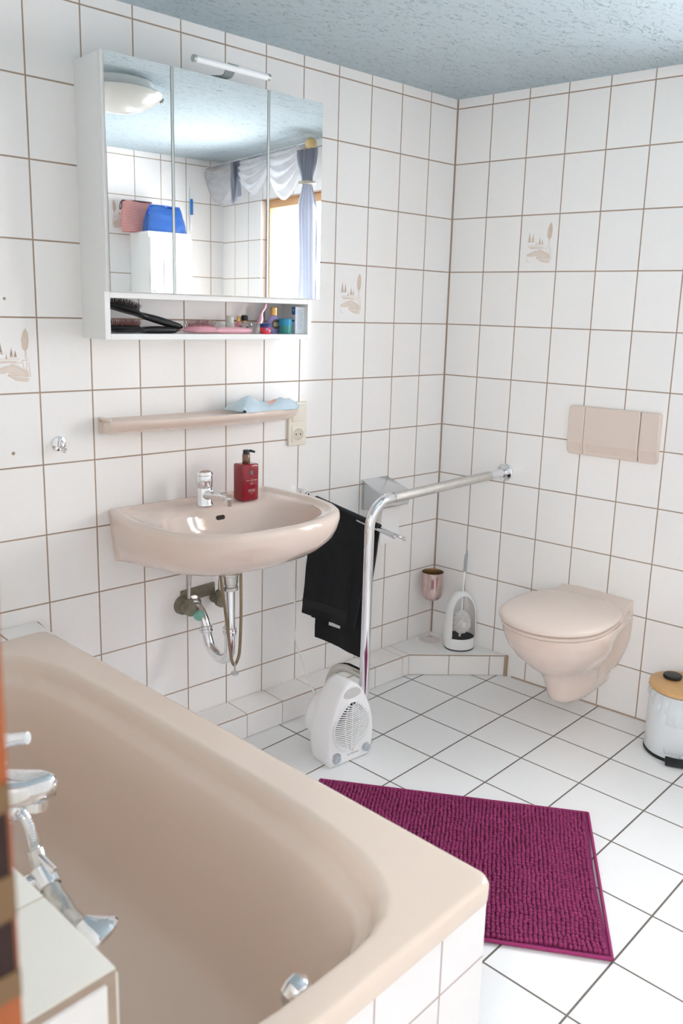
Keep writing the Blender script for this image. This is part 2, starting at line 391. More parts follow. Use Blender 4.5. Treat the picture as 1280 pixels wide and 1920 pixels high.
# door wall: camera stands in its doorway
DX = -0.900; DY0, DY1 = -0.268, -0.868; DZ = 2.02
bm = NB()
for (y0, y1, z0, z1) in ((DY0 + 0.02, 1.68, 0, CEIL), (-0.95, DY1 - 0.02, 0, CEIL), (DY1 - 0.02, DY0 + 0.02, DZ + 0.02, CEIL)):
    add_box(bm, (DX - 0.065, (y0+y1)/2, (z0+z1)/2), (0.13, y1-y0, z1-z0))
struct('wall_door', bm, M_tileD, mw=MG)
bm = NB()
add_box(bm, (-4.05, -1.3, CEIL/2), (0.1, 4.0, CEIL)); struct('wall_hall', bm, M_plaster)
bm = NB(); add_box(bm, (-3.3, -3.2, CEIL/2), (1.5, 0.1, CEIL)); struct('wall_hall_rear', bm, M_plaster)
bm = NB(); add_box(bm, (-3.3, 0.5, CEIL/2), (1.6, 0.1, CEIL)); struct('wall_hall_front', bm, M_plaster)

# door lining with strike plate
dl = bpy.data.objects.new('door_1', None); COL.objects.link(dl); dl.matrix_world = MG; dl['kind'] = 'structure'
bm = NB()
add_box(bm, (DX - 0.065, DY0 + 0.01, DZ/2), (0.132, 0.02, DZ), 0.002)
add_box(bm, (DX - 0.065, DY1 - 0.01, DZ/2), (0.132, 0.02, DZ), 0.002)
add_box(bm, (DX - 0.065, (DY0+DY1)/2, DZ + 0.01), (0.132, DY0-DY1+0.04, 0.02), 0.002)
obj('door_lining', bm, M_pine, dl, 30)
bm = NB()
for z0, z1 in ((1.2035, 1.1892), (1.155, 1.131), (1.101, 1.086)): add_box(bm, (DX - 0.0095, DY0 - 0.0005, (z0+z1)/2), (0.019, 0.002, z0-z1))
for z0, z1 in ((1.1892, 1.155), (1.131, 1.101)):
    add_box(bm, (DX - 0.0185, DY0 - 0.0005, (z0+z1)/2), (0.003, 0.002, z0-z1))
sp_ = obj('strike_plate', bm, mat('brass_plate', rgb(112, 88, 62), 0.45, metal=0.3), dl)
bm = NB()
for z0, z1 in ((1.1892, 1.155), (1.131, 1.101)): add_box(bm, (DX - 0.010, DY0 - 0.0002, (z0+z1)/2), (0.016, 0.0012, z0-z1))
obj('latch_recess', bm, mat('dark_recess', rgb(34, 14, 10), 0.7), sp_)

# window
win = bpy.data.objects.new('window_1', None); COL.objects.link(win); win.matrix_world = MR; win['kind'] = 'structure'
bm = NB(); fw = 0.042; yo = 0.03
for (a, b_, z0, z1) in ((WIN_S0, WIN_S0+fw, WIN_Z0, WIN_Z1), (WIN_S1-fw, WIN_S1, WIN_Z0, WIN_Z1), (WIN_S0+fw, WIN_S1-fw, WIN_Z1-fw, WIN_Z1), (WIN_S0+fw, WIN_S1-fw, WIN_Z0, WIN_Z0+fw)):
    add_box(bm, ((a+b_)/2, yo+0.03, (z0+z1)/2), (b_-a, 0.06, z1-z0), 0.004)
obj('window_frame', bm, M_pineW, win, 30)
bm = NB(); add_box(bm, ((WIN_S0+WIN_S1)/2, yo+0.03, (WIN_Z0+WIN_Z1)/2), (WIN_S1-WIN_S0-2*fw, 0.006, WIN_Z1-WIN_Z0-2*fw))
obj('window_pane', bm, thin_glass('window_glass', gloss=0.02), win)
bm = NB(); add_box(bm, ((WIN_S0+WIN_S1)/2, -0.005, WIN_Z0-0.012), (WIN_S1-WIN_S0+0.06, 0.07, 0.024), 0.004); obj('window_sill', bm, M_white, win, 30)

# tiled plinth along the foot of the mirror wall and its corner shelf
def tiled_block(poly, z, cuts_front, name):
    bm = NB(); prism(bm, poly, 2, 0, z); return bm
PZ = 0.087; PD = 0.112
bm = NB(); prism(bm, [(-2.45, 0.0), (-2.45, -PD), (-0.258, -PD), (-0.258, 0.0)], 2, 0, PZ - 0.002)
t1 = struct('trim_1', bm, M_grout)
bm = NB(); g = 0.0016
xs = [-0.258] + [-0.296 - 0.1521*k for k in range(15)]
for a, b_ in zip(xs[1:], xs[:-1]):
    add_box(bm, ((a+b_)/2, -PD/2 - 0.001, PZ - 0.003), (b_-a-2*g, PD-2*g, 0.006), 0.0008, 1)
    add_box(bm, ((a+b_)/2, -PD - 0.001, PZ/2 - 0.002), (b_-a-2*g, 0.006, PZ-3*g-0.003), 0.0008, 1)
obj('plinth_tiles', bm, M_tile, t1, 30)
C0 = Vector((-0.258, -PD)); C1 = Vector((0.042, -0.367)); dC = (C1-C0).normalized(); nC = Vector((dC.y, -dC.x))
if nC.dot(Vector((-1, -1))) < 0: nC = -nC
bm = NB(); prism(bm, [(-0.258, 0), (-0.258, -PD), (0.042, -0.367), (0.0, 0)], 2, 0, PZ - 0.002)
t2 = struct('trim_2', bm, M_grout)
bm = NB(); Lc = (C1-C0).length; cs = [0.0, 0.163, 0.327, Lc]
inv = [Vector((-0.258+g, -g)), Vector((-0.075, -g)), Vector((0.0, -0.02)), Vector((0.015, -0.14))]
def flat_tile(bm, P, z0, z1):
    c = sum(P, Vector((0, 0))) / len(P)
    Q = [c + (p-c)*(1 - g/max((p-c).length, 0.02)*1.3) for p in P]
    prism(bm, [tuple(q) for q in Q], 2, z0, z1, 0.0006, 1)
F = [C0 + dC*c for c in cs]
flat_tile(bm, [F[0], F[1], Vector((-0.085, 0)), Vector((-0.258, 0))], PZ-0.006, PZ)
flat_tile(bm, [F[1], F[2], Vector((0.018, -0.15)), Vector((0.0, 0)), Vector((-0.085, 0))], PZ-0.006, PZ)
flat_tile(bm, [F[2], F[3], Vector((0.018, -0.15))], PZ-0.006, PZ)
ang = math.atan2(dC.y, dC.x)
for a, b_ in zip(cs[:-1], cs[1:]):
    c = C0 + dC*(a+b_)/2 + nC*0.001
    add_box(bm, (c.x, c.y, PZ/2 - 0.002), (b_-a-2*g, 0.006, PZ-3*g-0.003), 0.0008, 1, Euler((0, 0, ang)))
obj('corner_shelf_tiles', bm, M_tile, t2, 30)
# joints in the corners
bm = NB(); add_box(bm, (0, -0.0, CEIL/2), (0.005, 0.005, CEIL)); struct('trim_3', bm, M_grout)
bm = NB(); add_box(bm, (1.45, -0.001, 0.002), (2.1, 0.006, 0.006)); struct('trim_4', bm, M_grout, mw=MR)
bm = NB(); p0 = C1 + nC*-0.001
add_box(bm, (0.374, -0.006, PZ/2), (0.012, 0.012, PZ)); struct('trim_5', bm, M_grout, mw=MR)

# painted landscape on single tiles
M_sepia = mat('sepia_glaze', rgb(218, 199, 183), 0.2, var=0.14, scale=90)
M_sepiaL = mat('pale_sepia_glaze', rgb(228, 215, 203), 0.2, var=0.08, scale=70)
def motif(wall, x0, z0, sgn):
    """tile 0.15 x 0.2 with its lower left corner at x0,z0 in the wall's frame; faces -y"""
    for nm, mt, polys, dy in (('painted_landscape_wash', M_sepiaL, [
            [(.2, .3), (.42, .37), (.6, .38), (.82, .3), (.84, .22), (.5, .24), (.45, .28), (.2, .28)],
            [(.22, .44), (.66, .43), (.6, .41), (.3, .40)], [(.45, .24), (.84, .2), (.8, .15), (.6, .17)]], 0.0003),
        ('painted_landscape_drawing', M_sepia, [], 0.0005)):
        bm = NB(); rnd = random.Random(3)
        def poly(P):
            P = [(x0 + p[0]*0.15, z0 + p[1]*0.2) for p in P]
            prism(bm, P, 1, -dy, -dy - 0.0002)
        for P in polys: poly(P)
        if not polys:
            def line(a, b, t=0.006):
                d = Vector((b[0]-a[0], b[1]-a[1])); n = Vector((-d.y, d.x)).normalized()*t
                poly([(a[0]-n.x, a[1]-n.y), (b[0]-n.x, b[1]-n.y), (b[0]+n.x*.4, b[1]+n.y*.4), (a[0]+n.x*.4, a[1]+n.y*.4)])
            def pine(cx, zb, h, w_):
                for k in range(4):
                    f = k/4; poly([(cx-w_*(1-f), zb+h*f*.8), (cx+w_*(1-f), zb+h*f*.8), (cx, zb+h*(f*.8+.34))])
            pine(.25, .52, .2, .05); pine(.345, .52, .17, .045); pine(.53, .48, .14, .04); pine(.6, .48, .1, .035); pine(.44, .46, .07, .02)
            for k in range(12): line((.2+.04*k, .455+.01*rnd.random()), (.235+.04*k, .452+.01*rnd.random()), .004)
            pts = [(.78, .55), (.83, .6), (.85, .7), (.84, .8), (.8, .86), (.75, .8), (.72, .7), (.73, .6)]
            poly(pts)
            line((.77, .46), (.775, .56), .006); line((.8, .46), (.79, .56), .004)
            line((.72, .44), (.84, .445), .005); line((.72, .44), (.76, .24), .005); line((.8, .43), (.79, .2), .005); line((.83, .42), (.86, .22), .006)
            line((.2, .28), (.42, .275), .006); line((.2, .3), (.55, .385), .004); line((.55, .385), (.75, .29), .005); line((.5, .39), (.72, .41), .004)
            line((.45, .25), (.8, .225), .006); line((.45, .25), (.6, .18), .006); line((.6, .18), (.75, .16), .004); line((.2, .24), (.22, .18), .006); line((.22, .18), (.28, .17), .005)
        if bm.faces: obj(nm, bm, mt, wall)
        else: bm.free()
motif(wall_left, -4*0.1521 + 0.003, 2.186 - 0.8, 1)
motif(wall_left, -12*0.1521 + 0.003, 2.186 - 1.0, 1)
motif(wall_right, 2*0.1512 + 0.004, 2.186 - 0.6, 1)
motif(wall_back, 0.126, 1.790, 1)   # seen only in the mirror; its front faces +y
for o in list(wall_back.children): o.matrix_local = Matrix.Rotation(PI, 4, 'Z')
# filled drill holes and a chipped stain
bm = NB()
for x, z, r in ((-1.751, 1.026, .005), (-1.753, 1.433, .004)):
    lathe(bm, [(r, 0), (r*.8, .0008)], (x, 0, z), 10, ax=(0, -1, 0))
obj('filled_screw_hole', bm, M_grout, wall_left)

# ------------------------------------------------------------------ bath
bath = thing('bathtub', 'beige enamel bathtub with tiled side panels, in the foreground', 'bathtub', mw=MG)
BW, BL, BZ = -0.70, 1.475, 0.54
out = rrect(BW, 0, 0, BL, 0.028, 6, 90)
cx, cy = -0.352, 0.7375
def bring(k, z, off=None):
    R = []
    for (x, y) in out:
        a = math.atan2(y-cy, x-cx)
        if off is not None: R.append(Vector((cx + (x-cx)*(1 - off/abs(BW/2)), cy + (y-cy)*(1 - off/(BL/2)), z)))
        else:
            ea, eb, n, ycen = k
            px, py = superel(a, ea, eb, n); R.append(Vector((cx + px + ea*0, cy + py + ycen, z)))
    return R
bm = NB()
rings = [bring(0, BZ-0.036, 0.012), bring(0, BZ-0.036, 0.0), bring(0, BZ-0.030, -0.0005), bring(0, BZ-0.009, -0.0005), bring(0, BZ-0.0025, 0.0025), bring(0, BZ, 0.008), bring(0, BZ, 0.013)]
rings += [bring((.279, .697, 4.3, 0), BZ), bring((.272, .690, 4.3, 0), BZ-.0002), bring((.266, .684, 4.3, 0), BZ-.003), bring((.259, .677, 4.2, 0), BZ-.012),
          bring((.253, .670, 4.2, 0), BZ-.030), bring((.246, .662, 4.2, 0), BZ-.045), bring((.234, .652, 4.2, 0), BZ-.053), bring((.226, .645, 4.1, 0), BZ-.066),
          bring((.216, .630, 4.0, -.003), BZ-.14), bring((.205, .605, 3.8, -.01), BZ-.24), bring((.192, .575, 3.5, -.02), BZ-.32),
          bring((.175, .545, 3.3, -.03), BZ-.37), bring((.145, .50, 3.1, -.035), BZ-.398), bring((.10, .42, 3, -.04), BZ-.408), bring((.03, .15, 2.5, -.04), BZ-.412)]
loft(bm, rings, True, False, True)
obj('tub', bm, M_bath, bath, 50)
bm = NB(); add_box(bm, (BW/2, 0.018, (BZ-0.036)/2), (-BW-0.02, 0.02, BZ-0.036)); obj('end_panel', bm, M_apronE, bath)
bm = NB(); add_box(bm, (-0.018, BL/2 + 0.0, (BZ-0.036)/2), (0.02, BL-0.02, BZ-0.036)); obj('side_panel', bm, M_apronS, bath)
# overflow knob on the near end wall of the tub
bm = NB(); c = Vector((-0.325, 0.085, 0.452))
lathe(bm, [(.030, 0), (.033, .006), (.030, .012), (.024, .015)], c, 28, ax=(0, 1, 0.12))
ok = obj('overflow_cover', bm, M_chrome, bath, 35)
bm = NB(); lathe(bm, [(.016, .012), (.019, .02), (.024, .026), (.026, .040), (.022, .050), (.010, .053)], c, 9, ax=(0, 1, 0.12)); obj('knob', bm, M_chrome, ok, 35)
bm = NB(); lathe(bm, [(.034, 0), (.033, .004), (.02, .006), (.008, .004)], (-0.352, 0.35, BZ-.409), 28); obj('drain', bm, M_chrome, bath, 35)

# tiled strip between bath and mirror wall, tiled ledge at the far side
bm = NB(); prism(bm, [(-2.5, 0.0), (-2.5, -0.17), (-1.713, -0.078), (-1.706, 0)], 2, 0.0, 0.537)
ts = struct('trim_6', bm, M_grout)
bm = NB()
for a, b_ in ((-1.8255, -1.712), (-1.985, -1.8285), (-2.14, -1.988), (-2.29, -2.143)):
    prism(bm, [(a+.0015, -0.003), (a+.0015, -0.125), (b_-.0015, -0.125 + (b_-a)*0.0), (b_-.0015, -0.003)], 2, 0.534, 0.5395, 0.0008, 1)
obj('strip_tiles', bm, M_tile, ts, 30)
bm = NB(); LZ = 0.76
add_box(bm, (-0.782, 0.85, LZ/2 - 0.001), (0.234, 1.62, LZ-0.002)); ld = struct('trim_7', bm, M_grout, mw=MG)
bm = NB(); ys = [0.04 + 0.152*k for k in range(11)]
for a, b_ in zip(ys[:-1], ys[1:]):
    add_box(bm, (-0.782, (a+b_)/2, LZ-0.002), (0.236, b_-a-0.003, 0.006), 0.0012, 2)
    for z0, z1 in ((0.556, 0.754), (0.353, 0.553), (0.15, 0.35)):
        add_box(bm, (-0.664, (a+b_)/2, (z0+z1)/2), (0.006, b_-a-0.003, z1-z0-0.003), 0.001, 1)
o = obj('ledge_tiles', bm, mat('ledge_glaze', rgb(232, 229, 220), 0.3, var=0.015, scale=30), ld, 30)
bm = NB()
for z0, z1 in ((0.556, 0.751), (0.353, 0.553), (0.15, 0.35)):
    for a, b_ in ((-0.898, -0.826), (-0.823, -0.676)):
        add_box(bm, ((a+b_)/2, 0.038, (z0+z1)/2), (b_-a-0.003, 0.006, z1-z0-0.003), 0.001, 1)
obj('ledge_end_tiles', bm, M_tile, ld, 30)

# bath mixer with hose and hand shower, mounted on the ledge's inner face
bx = thing('bath_mixer', 'chrome bath mixer tap with lever and spout on the tiled ledge at left', 'tap', mw=MG)
bm = NB()
tube(bm, spline([(-0.66, 0.545, 0.70), (-0.62, 0.545, 0.70), (-0.585, 0.545, 0.70)], 4), 0.022, 20)
tube(bm, [(-0.62, 0.47, 0.70), (-0.62, 0.62, 0.70)], 0.021, 20)
obj('mixer_body', bm, M_chrome, bx, 40)
bm = NB(); prism(bm, [(-0.648, 0.515), (-0.60, 0.505), (-0.535, 0.46), (-0.50, 0.425), (-0.49, 0.40), (-0.505, 0.388), (-0.54, 0.395), (-0.62, 0.44), (-0.65, 0.46)], 2, 0.725, 0.762, 0.012, 4)
lathe(bm, [(.016, 0), (.016, .014)], (-0.52, 0.41, 0.713), 20)
sp_o = obj('spout', bm, M_chrome, bx, 40)
for v in sp_o.data.vertices: v.co.x -= 0.042; v.co.z += 0.016
bm = NB(); tube(bm, spline([(-0.62, 0.56, 0.70), (-0.62, 0.555, 0.745), (-0.60, 0.52, 0.785), (-0.575, 0.47, 0.812), (-0.560, 0.432, 0.826)], 5), [.019]*6 + [.012]*10 + [.009]*5, 16, flat=0.7)
obj('lever', bm, M_chrome, bx, 40)
bm = NB(); lathe(bm, [(.008, -.035), (.008, .0), (.013, .004), (.013, .012), (.004, .014)], (-0.585, 0.475, 0.765), 16); obj('diverter_knob', bm, M_chrome, bx, 40)
bm = NB(); lathe(bm, [(.013, 0), (.015, .006), (.015, .024), (.012, .028)], (-0.565, 0.492, 0.672), 16); obj('hose_outlet', bm, M_chrome, bx, 40)

hs = thing('hand_shower', 'chrome hand shower with ribbed hose hanging over the tub at left', 'hand shower', mw=MG)
def ribbed(bm, pts, r):
    P = spline(pts, 16); R = [r * (1 + 0.13*(i % 2)) for i in range(len(P))]
    tube(bm, P, R, 12)
bm = NB(); ribbed(bm, [(-0.562, 0.53, 0.676), (-0.552, 0.505, 0.678), (-0.548, 0.478, 0.672), (-0.550, 0.456, 0.656), (-0.552, 0.442, 0.640)], 0.0075)
ribbed(bm, [(-0.612, 0.51, 0.66), (-0.60, 0.50, 0.60), (-0.585, 0.46, 0.56), (-0.57, 0.41, 0.52), (-0.56, 0.37, 0.46)], 0.0065)
obj('hose', bm, M_chrome, hs, 40)
bm = NB(); tube(bm, spline([(-0.552, 0.442, 0.640), (-0.554, 0.422, 0.618), (-0.556, 0.385, 0.600), (-0.558, 0.345, 0.588), (-0.560, 0.305, 0.590)], 5), [.012]*6 + [.014]*6 + [.016]*9, 16)
hh_ = obj('handle', bm, M_chromeO, hs, 40)
bm = NB(); lathe(bm, [(.010, -.012), (.022, 0), (.036, .012), (.038, .020), (.034, .025), (.0, .026)], (-0.556, 0.296, 0.598), 28, ax=(0.30, -0.55, -0.75)); obj('shower_head', bm, M_chrome, hs, 40)
bm = NB()
lathe(bm, [(.0165, -.016), (.0185, -.014), (.0185, .014), (.0165, .016)], (-0.555, 0.410, 0.611), 20, ax=(0, -.85, -.5), cap0=False, cap1=False)
tube(bm, [(-0.555, 0.425, 0.640), (-0.548, 0.395, 0.628)], .005, 8)
add_box(bm, (-0.615, 0.415, 0.61), (0.09, 0.02, 0.024), 0.005)
obj('cradle', bm, M_chrome, hs, 40)

# ------------------------------------------------------------------ washbasin
SX = -1.19
ba = thing('washbasin', 'beige ceramic washbasin mounted on the tiled wall under the mirror cabinet', 'washbasin', (SX, 0, 0.835))
half = [(-.288, 0), (-.300, -.05), (-.312, -.12), (-.318, -.20), (-.312, -.28), (-.290, -.36), (-.245, -.425), (-.17, -.472), (-.085, -.494), (0, -.50)]
pl = [Vector((x, y, 0)) for x, y in half]; pr_ = [Vector((-p.x, p.y, 0)) for p in reversed(pl[:-1])]
O1 = spline(pl + pr_, 6)
back = [Vector((0.288 - 0.576*i/16, 0, 0)) for i in range(1, 16)]
OUT = [(p.x, p.y) for p in O1] + [(p.x, p.y) for p in back]
def sring(kx, ky, z, yo=0):
    R = []
    for x, y in OUT:
        t_ = min(1, abs(y)/.30)**.8; kb = 1 + .045*min(0, z+.03)/.13
        R.append(Vector((x*kb*(1-(1-kx)*t_), min(0, y*ky + yo), z)))
    return R
bcx, bcy = 0.0, -0.292
def sbowl(a, b, n, z, dy=0):
    R = []
    for x, y in OUT:
        t = math.atan2(y-bcy, x-bcx); px, py = superel(t, a, b, n); R.append(Vector((bcx+px, bcy+py+dy, z)))
    return R
def inset(d, z):
    R = []
    for x, y in OUT:
        l = math.hypot(x-bcx, y-bcy); k = 1 - d/l; R.append(Vector((bcx+(x-bcx)*k, bcy+(y-bcy)*k, z)))
    return R
def zr(x, y): return 0.0
bm = NB()
rings = [sring(.10, .40, -.160, -0.0), sring(.45, .55, -.163), sring(.62, .64, -.161), sring(.74, .72, -.153), sring(.85, .81, -.136), sring(.93, .895, -.110), sring(.985, .96, -.080), sring(1.0, .99, -.050),
         sring(1.006, 1.004, -.022), sring(1.0, 1.0, -.006), inset(.008, .001), inset(.018, .0025), inset(.028, .0), inset(.040, -.006), inset(.056, -.009)]
rings += [sbowl(.256, .172, 2.7, -.011), sbowl(.248, .164, 2.7, -.016), sbowl(.240, .156, 2.7, -.030), sbowl(.228, .146, 2.6, -.060), sbowl(.205, .130, 2.5, -.092), sbowl(.16, .10, 2.3, -.116), sbowl(.09, .06, 2.1, -.127), sbowl(.03, .03, 2, -.130), sbowl(.022, .022, 2, -.134)]
loft(bm, rings, True, True, True)
obj('basin', bm, M_beige, ba, 60)
bm = NB(); lathe(bm, [(.036, .03), (.034, .0), (.033, -.018), (.030, -.022)], (0.005, -.215, -.175), 28); obj('drain_neck', bm, M_beige, ba, 50)
bm = NB(); prism(bm, rrect(-.016, -.007, .016, .007, .0069, 6), 1, -0.004, 0.004)
ov = obj('overflow_hole', bm, mat('overflow_dark', rgb(46, 34, 26), 0.6), ba)
ov.location = (0.01, -0.1378, -0.043); ov.rotation_euler = (rad(-14), 0, 0)
bm = NB(); lathe(bm, [(.0, .002), (.018, .001), (.021, -.002)], (0, bcy, -.1295), 24, cap0=False); obj('basin_drain', bm, M_chrome, ba, 40)

# basin mixer
mx_ = thing('basin_mixer', 'small chrome single-lever mixer tap standing on the washbasin', 'tap', (-1.205, -0.092, 0.826))
bm = NB(); lathe(bm, [(.026, 0), (.026, .006), (.0235, .010), (.0235, .050), (.022, .056)], (0, 0, 0), 28); obj('tap_body', bm, M_chrome, mx_, 40)
bm = NB(); lathe(bm, [(.0215, .055), (.0245, .060), (.025, .088), (.0235, .094), (.026, .097), (.0245, .106), (.017, .112), (.0, .113)], (0, 0, 0), 28)
obj('lever_cap', bm, M_chrome, mx_, 40)
bm = NB(); tube(bm, spline([(0, -.01, .034), (.006, -.045, .040), (.014, -.085, .043), (.018, -.104, .041)], 5), [.019]*6 + [.016]*6 + [.0135]*4, 16, flat=0.8)
lathe(bm, [(.0115, 0), (.0115, .022)], (.0175, -.100, .014), 18)
obj('spout', bm, M_chrome, mx_, 40)
# soap bottle
M_red = mat('dark_red_plastic', rgb(142, 12, 34), 0.14, var=0.04, coat=0.4)
sb = thing('soap_dispenser', 'dark red square pump soap bottle with white lettering on the washbasin', 'soap dispenser', (-1.059, -0.107, 0.8275))
bm = NB(); add_box(bm, (0, 0, .059), (.064, .052, .118), .006, 3); obj('bottle', bm, M_red, sb, 40)
bm = NB(); lathe(bm, [(.0115, .117), (.0125, .119), (.0125, .146), (.011, .148)], (0, 0, 0), 24); obj('collar', bm, mat('bronze_collar', rgb(132, 104, 92), 0.22, metal=0.9), sb, 40)
bm = NB(); lathe(bm, [(.0105, .147), (.0105, .158), (.009, .161)], (0, 0, 0), 24); tube(bm, [(0, 0, .156), (.014, -.004, .157), (.028, -.008, .1525)], [.0052, .0045, .003], 12); obj('pump_head', bm, M_black, sb, 40)
M_print = mat('white_print', rgb(226, 206, 206), 0.5)
bm = NB(); yf = -.0263
add_text(bm, 'THE', .0028, Matrix.Translation((.003, yf, .0705)) @ FRONT)
add_text(bm, 'RITUAL OF AYURVEDA', .0040, Matrix.Translation((.003, yf, .0655)) @ FRONT)
add_text(bm, 'A BALANCING', .0024, Matrix.Translation((.003, yf, .0555)) @ FRONT); add_text(bm, 'RITUAL', .0024, Matrix.Translation((.003, yf, .0525)) @ FRONT)
add_text(bm, 'INDIAN ROSE', .0042, Matrix.Translation((.003, yf, .035)) @ FRONT); add_text(bm, 'HAND WASH', .0042, Matrix.Translation((.003, yf, .030)) @ FRONT)
add_text(bm, '300 ML', .0032, Matrix.Translation((.003, yf, .0235)) @ FRONT)
obj('lettering', bm, M_print, sb)
bm = NB(); add_box(bm, (.003, yf, .091), (.013, .0008, .014), 0); lg = obj('logo_square', bm, mat('logo_grey', rgb(92, 84, 88), 0.5), sb)
bm = NB()
for i, s in enumerate(('RIT', 'UAL', 'S..')): add_text(bm, s, .0042, Matrix.Translation((.003, yf - .0007, .0935 - .0045*i)) @ FRONT)
obj('logo_letters', bm, M_print, lg)
bm = NB(); lathe(bm, [(.0018, 0), (.0016, .0006)], (.003, yf + .0003, .0615), 12, ax=(0, -1, 0)); obj('gold_dot', bm, mat('gold_dot', rgb(214, 170, 96), 0.4), sb)

# ------------------------------------------------------------------ plumbing under the basin
TX, TY = SX - 0.008, -0.215
tp = thing('basin_trap', 'chrome waste pipe and trap below the washbasin running into the wall', 'drain pipe', (TX, 0, 0))
bm = NB(); lathe(bm, [(.030, .640), (.030, .633), (.026, .630), (.025, .606), (.022, .604), (.022, .596), (.026, .594), (.026, .584), (.022, .582)], (0, TY, 0), 28); obj('waste_fitting', bm, M_chromeO, tp, 35)
bm = NB(); lathe(bm, [(.016, .588), (.016, .455)], (0, TY, 0), 24); obj('tail_pipe', bm, M_chrome, tp, 35)
bm = NB(); lathe(bm, [(.017, .462), (.021, .460), (.021, .452), (.019, .450), (.021, .448), (.021, .440), (.017, .438)], (0, TY, 0), 24)
obj('coupling_nut', bm, M_chrome, tp, 35); bm = NB(); lathe(bm, [(.018, .0), (.022, .003), (.022, .010), (.019, .012), (.022, .014), (.022, .020), (.018, .022)], (0, -.086, .405), 24, ax=(0, .25, 1))
obj('coupling_nut', bm, M_chrome, tp, 35)
bm = NB(); tube(bm, spline([(0, TY, .44), (0, TY, .395), (0, TY+.006, .368), (0, TY+.035, .346), (0, TY+.068, .345), (0, TY+.105, .362), (0, -.092, .39), (0, -.084, .42), (0, -.070, .448), (0, -.045, .470), (0, -.002, .476)], 6), 0.0165, 24); obj('u_bend', bm, M_chrome, tp, 45)
bm = NB(); lathe(bm, [(.034, 0), (.032, .008), (.022, .012), (.02, .02)], (0, -.001, .476), 28, ax=(0, -1, 0)); obj('wall_rosette', bm, M_chromeO, tp, 35)
hb = thing('drain_bracket', 'tarnished brass hoop bracket with clamping bolt hanging from the basin drain', 'bracket', (TX, TY, 0))
bm = NB(); lathe(bm, [(.037, .640), (.0385, .642), (.0385, .650), (.036, .652)], (0, 0, 0), 32, cap0=False, cap1=False); obj('ring', bm, M_brass, hb, 35)
bm = NB()
P = spline([(-.038, -0.004, .648), (-.034, -.008, .60), (-.024, -.016, .50), (-.014, -.022, .40), (-.009, -.024, .362), (.001, -.024, .345), (.012, -.024, .358), (.022, -.022, .39), (.031, -.016, .50), (.036, -.008, .60), (.038, -0.004, .648)], 5)
for a, b_ in zip(P[:-1], P[1:]):
    d = b_-a; c = (a+b_)/2; add_box(bm, c, (0.009, 0.0035, d.length*1.1), 0, rot=Vector((0, 0, 1)).rotation_difference(d.normalized()).to_matrix().to_4x4())
obj('hoop', bm, M_brass, hb, 50)
bm = NB(); lathe(bm, [(.0035, .352), (.0035, .322), (.012, .320), (.013, .316), (.010, .313)], (.002, -.024, 0), 16); obj('clamp_bolt', bm, M_chromeO, hb, 35)

av = thing('wall_valve_plate', 'corroded connection plate on the wall below the washbasin', 'plumbing', (-1.175, 0, 0.49))
bm = NB(); add_box(bm, (.0, -.004, .022), (.13, .008, .042), .003, rot=Euler((0, rad(-3), 0))); lathe(bm, [(.032, 0), (.030, .014), (.02, .02)], (-.058, 0, -.008), 20, ax=(0, -1, 0)); obj('plate', bm, M_grime, av, 35)
for k, (vx, vz, lb) in enumerate(((-1.236, .482, 'corroded angle valve with greenish knob, left under the washbasin'), (-1.118, .486, 'corroded angle valve on the right, half behind the brass hoop'))):
    v_ = thing('angle_valve', lb, 'valve', (vx, -0.01, vz), group='corroded angle valves below the washbasin')
    bm = NB(); lathe(bm, [(.017, 0), (.017, .03), (.022, .034), (.022, .050), (.014, .055)], (0, 0, 0), 20, ax=(0, -1, 0))
    lathe(bm, [(.014, 0), (.014, .03), (.010, .034)], (0, -.035, 0), 18)
    obj('valve_body', bm, M_grime, v_, 35)
    bm = NB(); lathe(bm, [(.010, 0), (.016, .010), (.018, .022), (.014, .030), (.004, .032)], (.012, -.045, -.014), 9, ax=(.5, -.75, -.35)); obj('knob', bm, M_verd if k == 0 else M_grime, v_, 35)
    bm = NB(); tube(bm, spline([(0, -.035, .03), (0.002, -.036, .08), (.004 if k == 0 else .03, -.05, .19)], 6), .0052, 10); obj('supply_tube', bm, M_chromeO, v_, 45)

# ------------------------------------------------------------------ ceramic shelf and what lies on it
sh = thing('ceramic_shelf', 'long beige ceramic shelf on the tiled wall between cabinet and washbasin', 'shelf', (-1.163, 0, 1.095))
bm = NB(); secs = []
prof = [(0, -.034), (-.35, -.034), (-.62, -.030), (-.82, -.020), (-.94, -.008), (-1.0, .001), (-.995, .009), (-.95, .012), (-.90, .010), (-.86, .004), (-.5, .001), (-.12, .002), (-.05, .008), (0, .009)]
for i in range(33):
    t = -1 + 2*i/32; x = .345*t
    d = .126 * (1 - .42*abs(t)**2.6); hz = 1.0
    if i == 0: x += .004; hz = .93
    if i == 32: x -= .004; hz = .93
    secs.append([Vector((x, min(0, p[0]*d), p[1]*hz)) for p in prof])
loft(bm, secs, True, True, True)
bmesh.ops.bevel(bm, geom=[e for e in bm.edges if len(e.link_faces) == 2 and e.calc_face_angle(0) > rad(70)], offset=0.004, segments=3, affect='EDGES')
obj('shelf_body', bm, M_beige, sh, 55)
bm = NB()
bm.free()
for sg in (-1, 1): bm = NB(); add_box(bm, (sg*.337, -.033, .010), (.014, .060, .010), .004); obj('end_lip', bm, M_beige, sh, 50)
M_wipe = mat('light_blue_film', rgb(204, 222, 233), 0.28, var=0.08, scale=25, bump=0.5, bscale=45)
wp = thing('wet_wipes_pack', 'crumpled light blue wet wipes pack on the right end of the ceramic shelf', 'wet wipes', (-0.958, -0.062, 1.1035), rad(3))
bm = NB()
